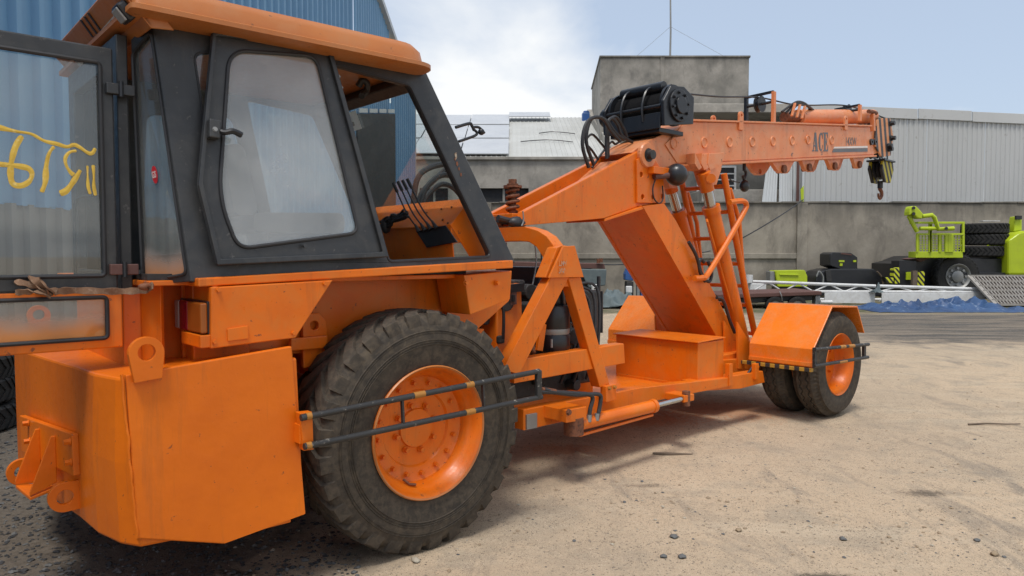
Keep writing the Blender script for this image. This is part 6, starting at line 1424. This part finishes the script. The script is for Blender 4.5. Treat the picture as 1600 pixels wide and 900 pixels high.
# --- white lattice boom sections lying along the wall
def lattice(name, label, xa, ya, xb, yb, Y0, Y1, h_, plate):
    p0, p1 = at(xa, ya, Y0), at(xb, yb, Y1); base = V((p0.x, p0.y, 0)); t = thing(name, label, 'boom section', base, 0, 'white lattice boom sections')
    def A_(mb, nm, mat='white', bev=0): mb.v = [tuple(V(v)-base) for v in mb.v]; return mb.build(nm, mat, t, bev)
    d = p1-p0; zlow_ = .17
    lo0, lo1 = V((p0.x, p0.y, zlow_+.28)), V((p1.x, p1.y, zlow_+.28)); A_(MB().tube([p0, p1], .055, 8), 'chord'); A_(MB().tube([lo0, lo1], .05, 8), 'chord')
    n_ = 2*max(3, round(d.length/1.1))
    for k in range(n_):
        a, b = (lo0, p0) if k % 2 == 0 else (p0, lo0); a2, b2 = (lo1, p1) if k % 2 == 0 else (p1, lo1)
        A_(MB().tube([a.lerp(a2, k/n_), b.lerp(b2, (k+1)/n_)], .028, 6), 'lacing')
    bk0, bk1 = V((p0.x, p0.y+.9, .12)), V((p1.x, p1.y+.9, .12)); A_(MB().tube([bk0, bk1], .05, 8), 'chord')
    for k in range(n_//2): A_(MB().tube([V((lo0.lerp(lo1, 2*k/n_).x, p0.y, .12)), bk0.lerp(bk1, (2*k+1)/n_)], .025, 6), 'lacing')
    for (x0, x1) in plate:
        a, b = p0.lerp(p1, x0), p0.lerp(p1, x1); A_(MB().slab([V((a.x, a.y-.12, .05)), V((b.x, b.y-.12, .04)), V((b.x, b.y-.12, .43)), V((a.x, a.y-.12, .42))], (0, .05, 0)), 'side_plate', bev=.01)
    return t
lattice('lattice_boom', 'white lattice boom section ending at the leaning grate', 1374, 447, 1540, 452, 25.6, 25.4, .6, [(0.01, .98)])
lattice('lattice_boom', 'white lattice boom section behind the near orange fender', 1176, 440, 1368, 447, 25.9, 25.6, .6, [(.58, .985)])
pt = thing('fuel_tank', 'white tank standing behind the brown flatbed', 'tank', (at(1185, 470, 26.8).x, 26.8, 0)); A_o_ = V(pt.location)
mb = pbox(1172, 1198, 442, 462, 26.8, .8); mb.v = [tuple(V(v)-A_o_) for v in mb.v]; mb.build('shell', 'white', pt, .05)
mb = MB().lathe([(.12, 0), (.12, .3), (.001, .3)], at(1171, 442, 26.9), (0, 0, 1), 12); mb.v = [tuple(V(v)-A_o_) for v in mb.v]; mb.build('valve', 'white', pt)
# green rag on the joint
def crumple(name, label, cat, px0, px1, py0, py1, Y, mat, seed, hgt, dep=1.0, nx_=46, ny_=14):
    a, b = at(px0, py1, Y), at(px1, py1, Y); cx = (a.x+b.x)/2; L_ = b.x-a.x; z0 = max(0, a.z); vs = []
    for j in range(ny_+1):
        for i in range(nx_+1):
            x = (i/nx_-.5)*L_; y = (j/ny_-.5)*dep; e = max(0, 1-abs(2*j/ny_-1+.5*noise.noise(V((x*.6, seed, 3))))**1.6)*max(0, 1-abs(2*i/nx_-1)**6)
            q_ = V((x*1.3, y*1.6, seed)); f_ = (1-3.0*abs(noise.noise(V((q_.x*.8+q_.y*.5, q_.y*.35, seed)))))*.55+(1-2.8*abs(noise.noise(V((q_.x*1.9-q_.y*.9, q_.y*.8, seed+3)))))*.32+(1-2.5*abs(noise.noise(q_*3.2)))*.10+.9*noise.noise(V((x*.45, seed, 0)))
            vs.append(V((x+.12*noise.noise(q_*2), y+.18*noise.noise(q_*1.3+V((9, 0, 0))), hgt*e*max(.06, f_)+.01)))
    mb = MB().add(vs, [(j*(nx_+1)+i, j*(nx_+1)+i+1, (j+1)*(nx_+1)+i+1, (j+1)*(nx_+1)+i) for j in range(ny_) for i in range(nx_)], True)
    o = mb.build(name, mat); o.location = (cx, Y, z0); so_ = o.modifiers.new('thickness', 'SOLIDIFY'); so_.thickness = .012; return props(o, label, cat)
crumple('blue_tarpaulin', 'crumpled blue tarpaulin lying along the foot of the white booms', 'tarpaulin', 1343, 1584, 470, 488, 23.2, 'blue_tarp', 3.3, .42, 2.6, 240, 60)
crumple('green_rag', 'dark green rag hung over the white boom joint', 'rag', 1361, 1380, 441, 457, 25.3, 'grey_tarp', 6.1, .5, .5, 16, 10)
# --- leaning grate
gt = thing('steel_grate', 'rusty grey slatted steel grate leaning beside the white boom', 'grate', (at(1580, 475, 24.5).x, 24.5, 0)); og_ = V(gt.location)
c4 = [at(1514, 431, 25.6), at(1650, 431, 25.6), at(1690, 476, 24.3), at(1556, 476, 24.3)]
def gpt(s_, t_): return (c4[0].lerp(c4[1], s_)).lerp(c4[3].lerp(c4[2], s_), t_)-og_
def gbar(a, b, w_, nm): MB().bar(gpt(*a), gpt(*b), w_, .06).build(nm, 'gratemetal', gt)
M['gratemetal'] = worn('weathered_grate', (.34, .32, .29), (.25, .225, .19), (.13, .085, .05), rough=.7, s1=4)
for a, b in (((0, 0), (1, 0)), ((0, 1), (1, 1)), ((0, 0), (0, 1)), ((1, 0), (1, 1))): gbar(a, b, .14, 'frame_bar')
for t_ in (.2, .36, .52, .68, .84): gbar((0, t_), (1, t_), .13, 'rail')
for k in range(1, 26): gbar((k/26, .02), (k/26, .98), .035, 'slat')
MB().slab([gpt(0, 0)+V((0, .05, -.02)), gpt(1, 0)+V((0, .05, -.02)), gpt(1, 1)+V((0, .05, -.02)), gpt(0, 1)+V((0, .05, -.02))], (0, .01, 0)).build('backing', 'rust', gt)
# --- brown flatbed trailer
ft, A = loc_thing('flatbed_trailer', 'low brown steel flatbed on small wheels behind the orange fender', 'trailer', 1225, 478, 23.5)
A(ppoly([(1120, 460), (1284, 455), (1284, 461), (1120, 467)], 23.5, 2.2), 'deck', 'brown', .02); A(ppoly([(1125, 467), (1270, 461), (1270, 469), (1125, 476)], 23.7, 1.6), 'side_beam', 'mech', .02)
for (x, y) in ((1212, 478), (1247, 478), (1150, 482)):
    w_ = bpy.data.objects.new('wheel', None); COL.objects.link(w_); w_.parent = ft; c = at(x, y, 23.45); A(big_tyre(c, .30, .22, (0, 1, 0)), 'tyre', 'tyre_dark', parent=w_); A(MB().lathe([(.17, 0), (.15, .03), (.06, .05), (.001, .03)], c, (0, 1, 0), 20), 'rim', 'galv', parent=w_)
A(pbox(1274, 1282, 462, 478, 23.6, .3), 'drawbar_post', 'galv', .02); A(MB().tube([at(1282, 472, 23.5), at(1300, 472, 23.5)], .06, 8), 'drawbar', 'white')
A(MB().hose([at(1218, 455, 23.45), at(1221, 462, 23.4), at(1222, 470, 23.45)], .015, 6), 'tie_wire', 'galv')
# --- clutter seen past the A-frame
tr, A = loc_thing('scrap_trailer', 'dark scrap trailer with red-brown top rail behind the A-frame', 'trailer', 880, 472, 26)
A(ppoly([(800, 409), (944, 412), (946, 420), (800, 418)], 26, 2), 'top_rail', 'brown', .02); A(pbox(802, 925, 419, 462, 26.1, 1.8), 'body', 'mech', .04); A(ppoly([(905, 420), (948, 421), (946, 446), (920, 450)], 25.9, .3), 'hanging_tarp', 'grey_tarp', .03)
for x in (830, 900): A(MB().disc(at(x, 462, 25.9), (0, 1, 0), .4, .3, 24), 'wheel', 'tyre_dark', .03)
for (x, y) in ((935, 411), (939, 410)): A(MB().disc(at(x, y, 25.95), (0, 0, 1), .07, .15, 10), 'cap', 'rust')
crumple('grey_tarpaulin', 'faded grey-green tarpaulin heap left of the blue machine', 'tarpaulin', 935, 992, 446, 478, 24.2, 'grey_tarp', 1.7, .5, 1.6, 50, 26)
bl, A = loc_thing('blue_machine', 'blue workshop machine with grille between tarpaulin heap and tower leg', 'machine', 1008, 474, 24.8)
A(pbox(1001, 1034, 440, 476, 24.8, .9), 'cabinet', 'blue_mach', .03); A(ppoly([(977, 428), (981, 418), (987, 418), (990, 430), (990, 439), (977, 438)], 24.9, .5), 'headstock', 'blue_mach', .04); A(pbox(979, 990, 440, 476, 24.9, .5), 'column', 'mech', .02)
A(pbox(995, 1000, 436, 474, 24.75, .2), 'post', 'galv', .02); A(pbox(1006, 1015, 443, 453, 24.74, .06), 'gauge_panel', 'white', .01); A(MB().disc(at(1010.5, 448, 24.73), (0, -1, 0), .07, .03, 14), 'gauge', 'black')
for k in range(9): A(pbox(1008+k*2.4, 1009.2+k*2.4, 456, 466, 24.76, .05), 'grille_bar', 'galv')
A(MB().tube([at(985, 419, 25), at(985, 414, 25)], .06, 8), 'shaft', 'black'); A(ppoly([(997, 424), (1000, 420), (1008, 434), (1003, 436)], 24.7, .3), 'orange_guard', 'orange', .02)
A(MB().tube([at(990, 431, 24.8), at(1000, 429, 24.8)], .08, 8), 'arm', 'blue_mach'); A(pbox(978, 988, 447, 458, 24.7, .1), 'white_casting', 'white', .03)
sk, A = loc_thing('paper_sack', 'crumpled white printed sack standing by the tarpaulin heap', 'sack', 930, 476, 23.8)
A(ppoly([(925, 446), (929, 444), (936, 445), (938, 466), (932, 470), (926, 470)], 23.8, .35), 'sack', 'paper', .05)
for k in range(4): A(pbox(928, 935.5, 450+k*4, 451.2+k*4, 23.77, .03), 'print_line', 'ink')
# --- tyres by the left edge, near the shed
for k, (z_, r_, tilt_, lab) in enumerate(((0, .5, 0, 'lowest worn tyre of the stack by the shed at the left edge'), (.27, .48, 0, 'second worn tyre of the stack by the shed at the left edge'), (.53, .46, .1, 'top worn tyre of the stack by the shed at the left edge'))):
    p = gnd(-8, 672); o = big_tyre((0, 0, 0), r_, .25, (0, 0, 1)).build('old_tyre', 'tyre_dark'); o.location = (p.x-.35, p.y, z_); o.rotation_euler = (tilt_, 0, k*.7); props(o, lab, 'tyre', 'tyres stacked by the shed')
